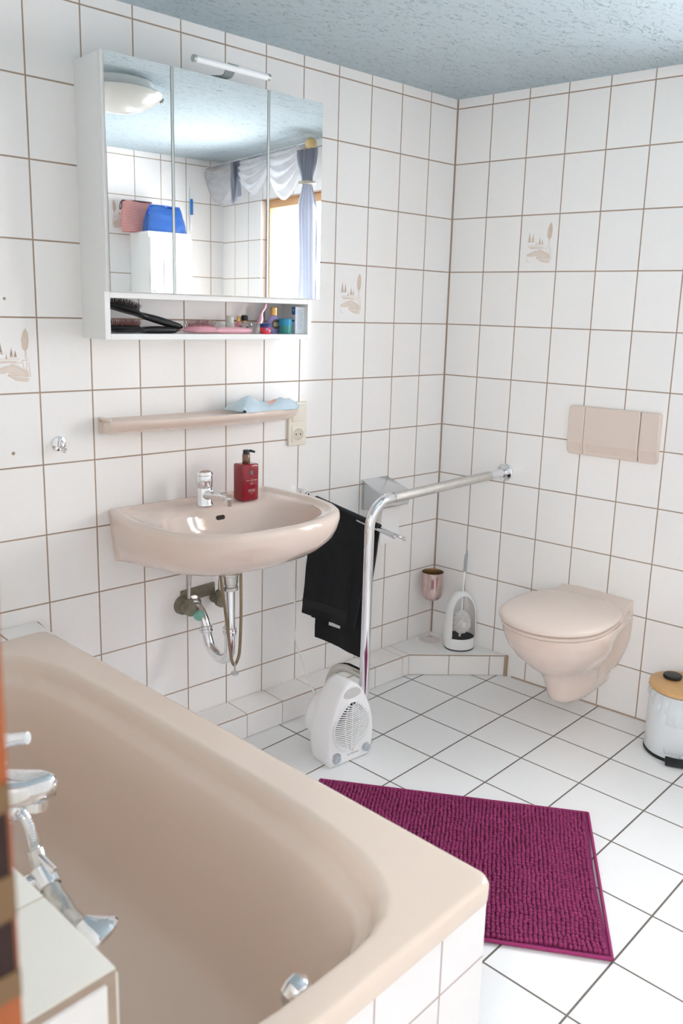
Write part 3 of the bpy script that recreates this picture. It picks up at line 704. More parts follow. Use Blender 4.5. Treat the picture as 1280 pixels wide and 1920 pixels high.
def pillow(u, v, top):
    x = -.125 + .25*u; y = -.045 + .09*v
    e = max(0, 1 - abs(2*u-1)**5) * max(0, 1 - abs(2*v-1)**3)
    n = noise.noise(Vector((u*5, v*4, 1.3))) * .011 + noise.noise(Vector((u*11, v*9, 4.3))) * .005
    bend = .004 * math.cos(u*7)
    z = .002 + (.034 + .012*math.sin(u*7.2+.3) + 1.5*n) * e if top else .001
    if abs(2*u-1) > .86: z += .006*abs(math.sin(u*40))*(top) + .004
    return (x, y + .006*noise.noise(Vector((u*4, v*2, 7))), z + (bend if top else 0)*e)
nu, nv = 40, 18
for top in (1, 0):
    sheet(bm, lambda u, v: pillow(u, v, top), nu, nv)
bmesh.ops.remove_doubles(bm, verts=bm.verts, dist=0.0008)
obj('film_pack', bm, M_wipe, wp, 60)
bm = NB()
def patch(cx_, cy_, w_, h_, n_=10):
    def f(u, v):
        uu = cx_ + w_*(u-.5); vv = cy_ + h_*(v-.5); q = pillow(uu, vv, 1); return (q[0], q[1], q[2] + .0006)
    sheet(bm, f, n_, n_)
patch(.58, .50, .14, .42); obj('print_figure', bm, mat('peach_print', rgb(232, 190, 172), 0.4, var=0.12, scale=60), wp, 60)
bm = NB(); M_amb = mat('amber_print', rgb(214, 158, 112), 0.4, var=0.12, scale=60)
patch(.55, .72, .08, .12); obj('print_accent', bm, M_amb, wp, 60); bm = NB(); patch(.88, .35, .035, .14); obj('print_accent', bm, M_amb, wp, 60)
bm = NB(); patch(.30, .5, .07, .6); obj('print_seal', bm, mat('white_film_print', rgb(232, 240, 245), 0.4, var=0.1, scale=90), wp, 60)

# switch and socket
so = thing('switch_and_socket', 'ivory double wall plate with light switch above a power socket', 'power socket', (-0.770, 0, 1.04))
bm = NB(); add_box(bm, (0, -.006, 0), (.080, .012, .152), .004, 3); obj('frame', bm, M_ivory, so, 40)
bm = NB(); add_box(bm, (0, -.0125, .036), (.054, .007, .056), .003, 2); obj('rocker', bm, M_ivory, so, 40)
bm = NB(); prism(bm, rrect(-.027, -.063, .027, -.009, .004), 1, -.0115, -.0145, .001)
sk = obj('socket_insert', bm, M_ivory, so, 40)
bm = NB(); lathe(bm, [(.0205, .0), (.0215, .0012), (.0215, .0022), (.0195, .0024), (.0195, .0004)], (0, -.0140, -.036), 32, ax=(0, -1, 0), cap0=False, cap1=False)
lathe(bm, [(.0193, 0), (.0193, .0003)], (0, -.0145, -.036), 32, ax=(0, -1, 0)); obj('socket_well', bm, mat('ivory_shade', rgb(216, 208, 192), 0.4), sk, 40)
bm = NB()
bm.free()
for sx_ in (-.0095, .0095): bm = NB(); lathe(bm, [(.0026, 0), (.0026, .0004)], (sx_, -.0149, -.036), 12, ax=(0, -1, 0)); obj('socket_hole', bm, M_blackS, sk)
bm = NB()
bm.free()
for sz in (-.0155, .0155): bm = NB(); add_box(bm, (0, -.0152, -.036+sz), (.004, .002, .004), .0005, 1); obj('earth_clip', bm, M_chrome, sk)
# chrome robe hook
hk = thing('robe_hook', 'small round chrome hook on the wall left of the washbasin', 'hook', (-1.624, 0, 1.042))
bm = NB(); lathe(bm, [(.021, 0), (.020, .004), (.012, .007), (.004, .008)], (0, 0, 0), 28, ax=(0, -1, 0)); obj('rosette', bm, M_chrome, hk, 40)
bm = NB(); tube(bm, spline([(0, -.006, .012), (0, -.022, .008), (0, -.026, -.004), (0, -.024, -.014), (0, -.034, -.018), (0, -.042, -.010)], 5), .0045, 12); obj('hook_arm', bm, M_chrome, hk, 40)

# ------------------------------------------------------------------ mirror cabinet
CX0, CX1, CZ0, CZ1 = -1.541, -0.822, 1.333, 2.046; CDp = 0.134
ca = thing('mirror_cabinet', 'white three-door mirror cabinet with an open bottom shelf on the wall', 'mirror cabinet', ((CX0+CX1)/2, 0, CZ0))
CWd = CX1-CX0; hw = CWd/2; t = .016
bm = NB(); CH = CZ1-CZ0
for sg in (-1, 1): add_box(bm, (sg*(hw-t/2), -CDp/2, CH/2), (t, CDp, CH), .0008, 1)
add_box(bm, (0, -CDp/2, CH-t/2), (CWd-2*t, CDp, t), .0008, 1); add_box(bm, (0, -CDp/2, t/2), (CWd-2*t, CDp, t), .0008, 1)
add_box(bm, (0, -CDp/2, .118), (CWd-2*t, CDp, t), .0008, 1); add_box(bm, (0, -.003, (CH+.118)/2), (CWd-2*t, .006, CH-.13))
obj('body', bm, M_white, ca, 30)
jx = [CX0, -1.339, -1.016, -0.806]; cxm = (CX0+CX1)/2
for i in range(3):
    a, b_ = jx[i]-cxm, jx[i+1]-cxm; a2 = a + (.0 if i == 0 else .0035); b2 = b_ - (.0 if i == 2 else .0035)
    bm = NB(); add_box(bm, ((a2+b2)/2, -CDp-.008, .1255+(CH-.1255)/2+.001), (b2-a2, .014, CH-.1245), .0008, 1)
    d_ = obj('door', bm, M_white, ca, 30)
    bm = NB(); l_ = .007 if i == 0 else .0015
    add_box(bm, ((a2+l_+b2-.0015)/2, -CDp-.0172, .1255+(CH-.1255)/2+.001), (b2-a2-l_-.0015, .0035, CH-.1275))
    obj('mirror_pane', bm, M_mirror, d_)
    if i < 2:
        bm = NB(); add_box(bm, (b_, -CDp-.0135, .1255+(CH-.1255)/2+.001), (.0068, .012, CH-.1275)); obj('edge_strip', bm, M_alu, d_)
# light bar on the cabinet
lb = thing('mirror_light', 'slim white tube light on a grey bracket above the mirror cabinet', 'lamp', (-1.163, -0.08, 2.046))
bm = NB(); tube(bm, [(-.119, -.100, .025), (.119, -.100, .025)], .0088, 20); obj('diffuser_tube', bm, M_opal, lb, 50)
bm = NB()
bm.free()
for a, b_ in ((-.128, -.119), (.119, .128)): bm = NB(); tube(bm, [(a, -.100, .025), (b_, -.100, .025)], .0094, 20); obj('end_cap', bm, M_alu, lb, 50)
bm = NB(); P = spline([(-.03, -.02, .003), (-.03, -.055, .004), (0, -.070, .008), (0, -.088, .020), (0, -.098, .034), (0, -.108, .030)], 5)
def strap(bm, P, wd, th):
    for a, b_ in zip(P[:-1], P[1:]):
        d = b_-a; c = (a+b_)/2; an = math.atan2(d.z, -d.y); add_box(bm, c, (wd, d.length*1.12, th), 0, rot=Euler((-an, 0, 0)))
strap(bm, P, .030, .003); obj('bracket', bm, mat('grey_bracket', rgb(150, 160, 162), 0.35, metal=0.5), lb, 60)

# things on the cabinet's open shelf
SZ = CZ0 + t + .0005
def quill(bm, p, d, l, r): tube(bm, [p, p + d*l], [r, r*.6], 5)
def paddle(name, label, loc, rz, tilt, cb, cq, L=.24, wd=.036, hl=.115, pink=False, lift=0):
    b = thing(name, label, 'hairbrush', group='hairbrushes on the cabinet shelf', mw=Matrix.Translation(Vector(loc)) @ Matrix.Rotation(rz, 4, 'Z') @ Matrix.Rotation(tilt, 4, 'Y'))
    bm = NB(); secs = []
    for i in range(25):
        u = i/24; x = -hl/2 + u*L
        if u*L < hl: q = (u*L/hl)*2-1; w_ = wd*max(.12, (1-abs(q)**3.2))**.5; h_ = .0075*max(.3, (1-abs(q)**4))
        if u*L > hl*.88:
            e = (u*L-hl*.88)/(L-hl*.88); w2 = .0085 + .004*math.sin(e*PI)**.8; h2 = .0075 + .0035*math.sin(e*PI)
            if u*L < hl: w_ = max(w_, w2); h_ = max(h_, h2)
            else: w_, h_ = w2, h2
        if i == 24: w_ *= .55; h_ *= .55
        secs.append([Vector((x, w_*math.cos(2*PI*j/16), .009 + h_*math.sin(2*PI*j/16))) for j in range(16)])
    loft(bm, secs, True, True, True); obj('brush_body', bm, cb, b, 60)
    bm = NB(); prof_ = [(1.0, .0), (.97, .004), (.8, .009), (.4, .012), (.0, .0125)]
    lathe(bm, [(r*.05, z) for r, z in prof_], (0.0, 0, .012), 28, sx=hl*.5/.05*.88, sy=wd/.05*.86)
    obj('cushion', bm, cb if not pink else mat('pink_cushion', rgb(226, 160, 172), 0.5), b, 60)
    bm = NB(); rr = random.Random(5)
    for i in range(15):
        for j in range(7):
            x = (-1 + 2*(i+.5)/15)*.9; y = (-1 + 2*(j+.5)/7)*.9
            if x*x + y*y > .92: continue
            d = Vector((x*.38 + rr.uniform(-.06, .06), y*.3 + rr.uniform(-.06, .06), 1)).normalized()
            quill(bm, Vector((x*hl*.42, y*wd*.8, .019 + .004*(1-x*x-y*y))), d, .017*rr.uniform(.9, 1.1), .0009)
    bq = obj('bristles', bm, cq, b, 60); bq['kind'] = 'stuff'
    return b
M_quill = mat('dark_bristle', rgb(44, 34, 34), 0.5); M_quillR = mat('copper_tipped_bristle', rgb(120, 78, 74), 0.5)
b1 = paddle('hairbrush', 'black paddle hairbrush lying on top of the other black brush', (-1.462, -.085, SZ+.0535), rad(-2), rad(14), M_black, M_quill, L=.245)
b2 = paddle('hairbrush', 'flat black hairbrush with copper tip under the tilted one', (-1.465, -.100, SZ), rad(2), 0, M_black, M_quillR, L=.228)
bm = NB(); tube(bm, [(.169, 0, .009), (.178, 0, .009)], [.0045, .003], 12); obj('copper_tip', bm, mat('copper', rgb(216, 160, 150), 0.2, metal=0.9), b2, 50)
M_pinkP = mat('pink_plastic', rgb(232, 178, 190), 0.3, var=0.03)
b3 = paddle('hairbrush', 'pink hairbrush with upright bristles in the middle of the cabinet shelf', (-1.222, -.103, SZ), rad(1), 0, M_pinkP, mat('pink_brown_bristle', rgb(150, 112, 112), 0.5), L=.25, hl=.122, pink=True)

def bottle(name, label, cat, x, y, prof_, m, cap=None, capm=None, n=28, sx=1, sy=1, cname='cap', group=None):
    b = thing(name, label, cat, (x, y, SZ), group='little perfume bottles on the cabinet shelf' if name == 'perfume_bottle' else None)
    bm = NB(); lathe(bm, prof_, (0, 0, 0), n, sx=sx, sy=sy); obj('bottle' if cat != 'jar' else 'jar_body', bm, m, b, 40)
    if cap: bm = NB(); lathe(bm, cap, (0, 0, 0), n); obj(cname, bm, capm, b, 40)
    return b
M_clear = mat('clear_glass', (0.96, 0.96, 0.96, 1), 0.03, trans=0.9, ior=1.3)
M_frost = mat('frosted_plastic', rgb(228, 228, 220), 0.35, trans=0.25)
M_gold = mat('gold_cap', rgb(216, 172, 108), 0.25, metal=0.85)
bottle('travel_bottle', 'small clear travel bottle with white cap behind the pink brush', 'bottle', -1.092, -.065, [(.013, 0), (.0135, .002), (.0135, .030), (.012, .032)], M_frost, [(.012, .032), (.012, .050), (.010, .052)], M_frost)
b = bottle('perfume_bottle', 'tiny pink perfume bottle with gold cap and dark oval label', 'bottle', -1.064, -.072, [(.0125, 0), (.0125, .027), (.008, .034), (.006, .036)], mat('pink_glass', rgb(206, 128, 138), 0.15, coat=0.4), [(.0065, .036), (.0065, .050), (.006, .051)], M_gold, 8, sy=.7)
M_label = mat('dark_floral_label', rgb(112, 98, 88), 0.5, var=0.5, scale=260)
def oval(bm, c, a, b_, y): 
    prism(bm, [(c[0] + a*math.cos(2*PI*i/24), c[1] + b_*math.sin(2*PI*i/24)) for i in range(24)], 1, y, y-.0006)
bm = NB(); oval(bm, (0, .014), .0078, .011, -.0090); obj('label', bm, M_label, b)
b = bottle('perfume_bottle', 'clear perfume bottle with black faceted cap between two small bottles', 'bottle', -1.033, -.060, [(.014, 0), (.0145, .003), (.0145, .026), (.010, .031), (.006, .034)], M_clear, [(.010, .038), (.011, .041), (.011, .052), (.008, .055)], M_black, 8)
bm = NB(); lathe(bm, [(.007, .033), (.0075, .038)], (0, 0, 0), 16); obj('neck_ring', bm, M_gold, b)
bm = NB(); oval(bm, (0, .014), .007, .007, -.0146); obj('label', bm, M_label, b)
bottle('perfume_bottle', 'small squat clear bottle with silver stopper left of the pink tube', 'bottle', -1.020, -.078, [(.012, 0), (.0125, .002), (.0125, .014), (.007, .019)], M_clear, [(.006, .019), (.0075, .022), (.0075, .030), (.005, .032)], M_chrome)
# pink foil tube standing on its cap, its crimped end leaning up right
tb = thing('cream_tube', 'crumpled metallic pink tube with clear foot left of the lavender bottle', 'tube', (-0.975, -.062, SZ), rad(0))
bm = NB(); secs = []
for i in range(9):
    u = i/8; z = .030 + .062*u; w_ = .013*(1-u) + .011*u*.5; d = .009*(1-u)+.0006
    if i in (3, 4): w_ *= .72
    xo = -.004 + .026*u + .004*math.sin(u*9)
    secs.append([Vector((xo + w_*math.cos(2*PI*j/14), d*math.sin(2*PI*j/14), z)) for j in range(14)])
loft(bm, secs, True, True, True); obj('foil_body', bm, mat('pink_foil', rgb(236, 186, 200), 0.25, metal=0.6, var=0.15, bump=0.5, bscale=90), tb, 40)
bm = NB(); secs = [[Vector((-.004*1 + (-.014 + .016*i/4)*1 + r_*math.cos(2*PI*j/12), .010*math.sin(2*PI*j/12), .030*i/4)) for j in range(12)] for i, r_ in enumerate((.011, .0115, .011, .010, .010))]
loft(bm, secs, True, True, True); obj('clear_foot', bm, M_frost, tb, 40)
b = bottle('perfume_bottle', 'lavender rounded bottle with tall gold cap, tallest on the shelf', 'bottle', -0.922, -.066, [(.0225, 0), (.0245, .003), (.0245, .036), (.021, .046), (.012, .055), (.010, .057)], mat('lavender_glass', rgb(166, 158, 214), 0.15, coat=0.5), [(.0105, .056), (.0118, .057), (.0118, .080), (.010, .082)], M_gold, 28, sy=.6)
bm = NB(); oval(bm, (-.003, .029), .0155, .0155, -.0150); lb_ = obj('label', bm, M_label, b)
bm = NB(); add_box(bm, (-.001, -.0158, .0285), (.024, .0006, .012), 0); obj('label_plate', bm, mat('beige_label', rgb(196, 184, 160), 0.5, var=0.2, scale=300), lb_)
b = bottle('lip_balm_jar', 'tiny red balm jar with dark blue lid at the shelf front', 'jar', -0.997, -.120, [(.0145, 0), (.0165, .004), (.0170, .016), (.0165, .021)], mat('red_plastic', rgb(222, 58, 78), 0.25, var=0.05), [(.0175, .020), (.0175, .028), (.0155, .031)], mat('navy_plastic', rgb(46, 62, 128), 0.3), cname='lid')
bm = NB(); oval(bm, (-.007, .014), .0048, .0036, -.0168); lb_ = obj('label', bm, mat('blue_label', rgb(120, 150, 205), 0.4), b)
bm = NB(); oval(bm, (.004, .010), .0035, .0035, -.0172); obj('rose_print', bm, mat('pink_print', rgb(240, 170, 180), 0.4), b)
bm = NB(); add_text(bm, 'Vaseline', .0026, Matrix.Translation((-.007, -.0176, .0132)) @ FRONT); obj('lettering', bm, mat('navy_print', rgb(30, 50, 120), .4), lb_)
b = bottle('cream_jar', 'teal cylindrical jar with bright blue lid between lavender bottle and box', 'jar', -0.902, -.100, [(.0195, 0), (.0205, .002), (.0205, .025), (.019, .026)], mat('teal_plastic', rgb(70, 156, 150), 0.3, trans=.1), [(.0212, .0255), (.0212, .046), (.020, .047)], mat('blue_lid', rgb(42, 150, 190), 0.3), cname='lid')
bxo = thing('medicine_box', 'white and blue upright carton at the right end of the shelf', 'box', (-0.849, -.100, SZ), rad(-14))
M_card = mat('white_card', rgb(232, 237, 244), 0.5)
bm = NB(); add_box(bm, (0, 0, .0425), (.033, .026, .085), .0006, 1); obj('carton', bm, M_card, bxo)
bm = NB(); add_box(bm, (-.0168, 0, .0725), (.0006, .0255, .0245)); add_box(bm, (-.0168, .002, .041), (.0006, .018, .006)); obj('blue_panel', bm, mat('blue_card', rgb(36, 108, 176), 0.4), bxo)
bm = NB(); rr = random.Random(2)
for k in range(16): add_box(bm, (-.002 + rr.uniform(-.002, .002), -.01325, .074 - .0038*k), (rr.uniform(.014, .026), .0003, .0012))
obj('fine_print', bm, mat('pale_blue_print', rgb(182, 200, 226), 0.5), bxo)
bm = NB(); add_text(bm, 'OTC', .006, Matrix.Translation((-.0173, 0, .072)) @ Matrix.Rotation(-PI/2, 4, 'Z') @ FRONT); obj('lettering', bm, M_card, bxo)

# ------------------------------------------------------------------ towel rail, towel
WR = thing('towel_rail', 'chrome double-arm swivel towel rail on the wall right of the washbasin', 'towel rail', (-0.745, 0, 0.79))
A0 = Vector((0, -.035, -.005)); TD = Vector((.089, -.38, -.087))
bm = NB(); lathe(bm, [(.020, 0), (.020, .010), (.014, .018), (.012, .030)], (0, 0, 0), 24, ax=(0, -1, 0)); lathe(bm, [(.011, -.018), (.013, -.014), (.013, .014), (.009, .018)], A0, 20); obj('wall_mount', bm, M_chrome, WR, 40)
def arm(off, end): 
    bm = NB(); d = TD.normalized(); s = d.cross(Vector((0, 0, 1))).normalized()
    p0 = A0 + s*off*.5; p1 = A0 + TD*end + s*off; tube(bm, [p0, p0.lerp(p1, .5), p1], .0055, 14); lathe(bm, [(.007, 0), (.0075, .004), (.007, .010), (.004, .012)], p1, 14, ax=tuple(d)); obj('arm', bm, M_chrome, WR, 40)
arm(-.011, 1.0); arm(.011, .93)
M_terry = mat('black_terry', rgb(19, 21, 24), 0.95, var=0.4, scale=300, bump=1.0, bscale=700, sheen=0.06)
tw = thing('hand_towel', 'black terry towel hanging folded over the chrome arms', 'towel', (-0.745, -.03, 0.785))
D2 = Vector((.229, -.974, 0)); N2 = Vector((-.974, -.229, 0))   # along the arm / towards the camera side
def tpt(s, z, o): return D2*s + N2*o + Vector((0, 0, z-.785))
def arm_z(s): return .785 - .222*s + .006
def drape(bm, sl, sr, zl, zr_, o_top, o_bot, th=.009, ph=0.0, amp=.004):
    """sl/sr: (top, bottom) positions of the edges; zl/zr_: bottom height at both edges"""
    def f(u, v):
        s0 = sl[0] + (sl[1]-sl[0])*v; s1 = sr[0] + (sr[1]-sr[0])*v; s = s0 + (s1-s0)*u
        zt = arm_z(s); zb = zl + (zr_-zl)*u; z = zt + (zb-zt)*v
        o = o_top + (o_bot-o_top)*v**.6 + amp*math.sin(u*7+ph)*v + .002*noise.noise(Vector((u*9, v*12, ph)))
        return tpt(s, z, o)
    sheet(bm, f, 24, 40, th)
bm = NB()
drape(bm, (.045, .012), (.225, .203), .362, .352, .012, .020, ph=.5)          # front layer
drape(bm, (.05, .05), (.296, .231), .352, .343, .010, .012, ph=1.4)           # second layer
drape(bm, (.05, .05), (.305, .25), .270, .240, -.010, -.010, ph=2.2)          # rear layer, hangs lowest
def over(u, v):   # the fold over both arms
    s = .045 + (.262)*u; a = PI*v; return tpt(s, arm_z(s) - .002 + .008*math.sin(a), .014*math.cos(a) - .0)
sheet(bm, over, 20, 10, .008)
obj('terry_cloth', bm, M_terry, tw, 60)
bm = NB()
for o_, z0_, sl_, sr_ in ((.0275, .405, .016, .205),):
    def f(u, v):
        s = sl_ + (sr_-sl_)*u; o = .012 + .008*((1-(.405-.36)/.43))**.6 + .004*math.sin(u*7+.5)*.9 + .0062
        return tpt(s, .418 - .026*v - .010*u, o)
    sheet(bm, f, 20, 4, .0015)
obj('woven_band', bm, mat('black_woven', rgb(34, 36, 38), 0.8, var=0.2, scale=200), tw, 60)
bm = NB(); add_box(bm, tpt(.142, .343, .006), (.048, .0012, .022), 0, rot=Euler((rad(0), rad(3), math.atan2(D2.y, D2.x)))); o = obj('care_label', bm, mat('white_label', rgb(214, 212, 216), 0.6), tw); o['label'] = 'white care label'

# ------------------------------------------------------------------ toilet paper holder
ph_ = thing('toilet_paper_holder', 'chrome toilet paper holder with sloped lid on the tiled wall', 'toilet paper holder', (-0.376, 0, 0.70))
bm = NB()
prism(bm, [(0, .104), (-.118, .071), (-.122, .066), (-.122, .018), (-.117, .012), (-.112, .012), (-.112, .060), (0, .092)], 0, -.069, .069, .0015, 2)
obj('lid', bm, mat('satin_chrome', (0.72, 0.74, 0.76, 1), 0.22, metal=1.0), ph_, 40)
bm = NB(); P = [(0, .092), (-.112, .062)] + [(-.112*math.cos(a), .062 - .075*math.sin(a)) for a in [rad(10*k) for k in range(1, 9)]] + [(0, -.013)]
M_sc = mat('satin_chrome_side', (0.66, 0.68, 0.69, 1), 0.25, metal=1.0)
prism(bm, P, 0, -.066, -.061); obj('side_cheek', bm, M_sc, ph_, 40); bm = NB(); prism(bm, P, 0, .061, .066); obj('side_cheek', bm, M_sc, ph_, 40)
pr2 = thing('toilet_roll', 'white toilet paper roll with a hanging sheet inside the chrome holder', 'toilet roll', (-0.376, -.056, 0.737))
bm = NB(); lathe(bm, [(.02, -.05), (.045, -.05), (.045, .05), (.02, .05)], (0, 0, 0), 32, ax=(1, 0, 0)); obj('roll', bm, mat('tissue', rgb(240, 239, 238), 0.9, var=0.01), pr2, 40)
bm = NB(); sheet(bm, lambda u, v: (-.050 + .1*u + .003*v, -.046 + .012*math.sin(v*2.0) + .003*math.sin(u*3), .0 - .172*v), 8, 14, .0012); o = obj('loose_sheet', bm, mat('tissue_sheet', rgb(240, 239, 238), 0.9, bump=0.2, bscale=200), pr2, 40)

# ------------------------------------------------------------------ grab rail
rl = thing('grab_rail', 'chrome floor-to-wall support rail beside the toilet', 'grab rail', (-0.775, -0.385, 0))
F0 = RW(.309, 0, .829) - Vector((-0.775, -0.385, 0)); rdir = (Vector((0, 0, .829)) - F0); 
EL = Vector((0, 0, .829))
bm = NB()
R0 = .0165; dH = (F0-EL).normalized(); k = .085
pts = [F0, EL + dH*k] + [EL + dH*k*(1-math.sin(a)) + Vector((0, 0, -k*(1-math.cos(a)))) for a in [rad(9*i) for i in range(1, 11)]] + [Vector((0, 0, .0))]
pts2 = [pts[0]] + [pts[0].lerp(pts[1], i/10) for i in range(1, 10)] + pts[1:]
tube(bm, pts2, R0, 24); obj('tube', bm, M_chrome, rl, 50)
# knurled grip sleeve on the horizontal part
bm = NB(); n = 120; P = [pts[1].lerp(F0, .04 + .80*i/n) for i in range(n+1)]
def knurled(P, r):
    rings = []; dd = (P[-1]-P[0]).normalized(); up = Vector((0, 0, 1)); up = (up-dd*up.dot(dd)).normalized(); sd = dd.cross(up)
    for i, p in enumerate(P):
        rings.append([p + (up*math.cos(2*PI*j/32) + sd*math.sin(2*PI*j/32)) * (r + .0006*math.sin(i*1.9 + j*PI/4*2)) for j in range(32)])
    loft(bm, rings, True, False, False)
knurled(P, .0172)
for i in range(9): 
    p = P[int(6 + i*12.5)] + Vector((0, 0, .0165)); lathe(bm, [(.004, 0), (.003, .0012), (.0, .0015)], p - Vector((.004, .012, .005)), 10, ax=(-.3, -.7, .7))
obj('grip_sleeve', bm, mat('knurled_steel', (0.68, 0.66, 0.62, 1), 0.3, metal=1.0, bump=1.0, bscale=500, var=0.12, scale=60), rl, 50)
bm = NB(); ax_ = (EL-F0).normalized(); lathe(bm, [(.034, 0), (.034, .007), (.031, .010), (.018, .011), (.0175, .02)], F0, 36, ax=tuple(ax_)); obj('wall_flange', bm, M_chrome, rl, 40)
bm = NB(); lathe(bm, [(.036, 0), (.036, .006), (.030, .010), (.018, .012), (.017, .03)], (0, 0, 0), 36); obj('floor_flange', bm, M_chrome, rl, 40)
bm = NB(); tube(bm, spline([(0, .0, .238), (0, .05, .240), (0, .095, .236), (0.0, .145, .208), (0, .172, .15), (0, .178, .08), (0, .178, .0)], 8), .0165, 24); obj('side_foot', bm, mat('foot_steel', (0.62, 0.60, 0.56, 1), 0.14, metal=1.0), rl, 50)

# ------------------------------------------------------------------ fan heater
fh = thing('fan_heater', 'white upright fan heater with round back standing on the floor', 'fan heater', (-0.893, -0.400, 0), rad(-3))
def hwid(z):
    K = [(0, .078), (.012, .085), (.05, .094), (.09, .0965), (.13, .092), (.17, .081), (.21, .064), (.24, .047), (.262, .028), (.272, .010), (.275, 0)]
    for (a, wa), (b_, wb) in zip(K[:-1], K[1:]):
        if a <= z <= b_: q = (z-a)/(b_-a); return wa + (wb-wa)*q
    return 0
zs = [0, .006, .012, .03, .05, .07, .09, .11, .13, .15, .17, .19, .21, .225, .24, .252, .262, .268, .272, .2745]
contour = [(hwid(z), z) for z in zs] + [(0, .275)] + [(-hwid(z), z) for z in reversed(zs)]
contour = [(p.x, p.y) for p in spline([Vector((a, b_, 0)) for a, b_ in contour], 2)]
def fr(k, y, dz=0): return [Vector((x*k, y, .1375 + (z-.1375)*(k if k > .9 else k) + dz)) for x, z in contour]
bm = NB(); loft(bm, [fr(.90, .045), fr(.975, .038), fr(1, .02), fr(1, -.040), fr(.985, -.050), fr(.955, -.055), fr(.93, -.0555)], True, True, True)
body = obj('housing', bm, M_whiteP, fh, 50)
bm = NB(); lathe(bm, [(.090, 0), (.090, .030), (.083, .052), (.070, .060), (.02, .062)], (0, .030, .125), 40, ax=(0, 1, 0)); obj('motor_housing', bm, M_whiteP, fh, 45)
# grille: dark opening, curved slats, ribs
def gin(k=1.0):
    P = []
    for i in range(36):
        a = 2*PI*i/36; x = .072*math.cos(a)*k; z = .128 + .082*math.sin(a)*k
        if z > .128: x *= 1 - .38*((z-.128)/.082)**1.5
        P.append((x, z))
    return P
bm = NB(); prism(bm, gin(), 1, -.0558, -.0566); gr_ = obj('grille_opening', bm, M_blackS, fh)
bm = NB()
def gx(z):
    q = (z-.128)/.082
    if abs(q) >= 1: return 0
    x = .0735*math.sqrt(1-q*q)
    if q > 0: x *= 1 - .38*q**1.5
    return x
for i in range(26):
    z0 = .048 + i*.0066; W_ = gx(min(max(z0+.004, .047), .209)) 
    if W_ < .01: continue
    P = [Vector((W_*u*1.03, -.0585 - .002*(1-u*u), z0 - .012*(1-u*u)*.9 + .008 + .006*u*0)) for u in [-1 + j/8 for j in range(17)]]
    for a, b_ in zip(P[:-1], P[1:]):
        d = b_-a; add_box(bm, (a+b_)/2, (d.length*1.08, .004, .0034), 0, rot=Euler((0, -math.atan2(d.z, d.x), 0)))
obj('grille_slats', bm, M_whiteP, gr_, 40)
bm = NB()
for fx in (-.33, .0, .33):
    P = [Vector((fx*.07*math.cos((v-.5)*2.2)*1.3, -.0605, .05 + .158*v)) for v in [j/14 for j in range(15)]]
    tube(bm, P, .0017, 6)
P = [Vector((x, -.058, z)) for x, z in gin(1.02)]; tube(bm, P + [P[0]], .0028, 8)
obj('grille_ribs', bm, M_whiteP, gr_, 40)
bm = NB(); prism(bm, [(.036*math.cos(rad(a)), .236 + .022*math.sin(rad(a)) * (1 if a <= 180 else .6)) for a in range(0, 360, 12)], 1, -.0550, -.0562)
obj('handle_recess', bm, mat('recess_grey', rgb(206, 206, 204), 0.5), fh)
M_knob = mat('silver_knob', rgb(190, 198, 206), 0.3, metal=0.5)
for kx, kz in ((-.060, .030), (.064, .034)):
    bm = NB(); lathe(bm, [(.0150, 0), (.0150, .004), (.0125, .013), (.010, .014)], (kx, -.054, kz), 28, ax=(0, -1, 0)); add_box(bm, (kx, -.0685, kz), (.004, .003, .019), .001, 1, rot=Euler((0, rad(35), 0))); kn = obj('control_knob', bm, M_knob, fh, 40)
    if kx < 0:
        bm = NB(); P = [Vector((kx + .0180*math.cos(a), -.0560, kz + .0180*math.sin(a))) for a in [rad(-100 + 14*i) for i in range(18)]]; tube(bm, P, .0009, 6); obj('scale_ring', bm, M_black, kn)
bm = NB(); lathe(bm, [(.0050, 0), (.0046, .0018)], (.008, -.0552, .042), 16, ax=(0, -1, 0)); obj('indicator_light', bm, mat('red_lens', rgb(226, 40, 50), 0.3), fh)
bm = NB(); add_text(bm, 'CLATRONIC', .0085, Matrix.Translation((.010, -.0556, .026)) @ FRONT, spacing=1.05); obj('lettering', bm, mat('grey_print', rgb(120, 122, 130), .5), fh)
cd = NB(); tube(cd, spline([(-.775, -.010, .80), (-.785, -.010, .70), (-.784, -.014, .60), (-.778, -.016, .48), (-.776, -.018, .38), (-.775, -.020, .27), (-.770, -.050, .19), (-.775, -.105, .115), (-.80, -.19, .075), (-.83, -.27, .06), (-.865, -.315, .055)], 8), .0030, 8)
tag(obj('power_cord', cd, M_whiteP, None, 60), 'thin white power cord running down the wall to the fan heater', 'cord')

# ------------------------------------------------------------------ toilet and flush plate (in the window wall's frame)
SC = 0.722
to = thing('wall_hung_toilet', 'beige wall-hung toilet with closed lid', 'toilet', mw=MR @ Matrix.Translation((SC, 0, 0)))
def prm(tab, z):
    if z >= tab[0][0]: return tab[0][1]
    for (a, wa), (b_, wb) in zip(tab[:-1], tab[1:]):
        if b_ <= z <= a: q = (z-b_)/(a-b_); return wb + (wa-wb)*q
    return tab[-1][1]
TL = [(.41, .515), (.38, .512), (.34, .495), (.30, .462), (.26, .415), (.22, .355), (.18, .318), (.14, .298), (.11, .285), (.09, .255)]
TP = [(.41, .140), (.36, .143), (.30, .140), (.25, .129), (.19, .106), (.14, .088), (.10, .072), (.09, .060)]
TB = [(.41, .184), (.38, .183), (.34, .174), (.30, .156), (.26, .128), (.22, .096), (.18, .084), (.14, .077), (.11, .070), (.09, .056)]
TWs = [(.41, .168), (.385, .160), (.36, .130), (.33, .090), (.28, .078), (.22, .078), (.14, .075), (.09, .055)]
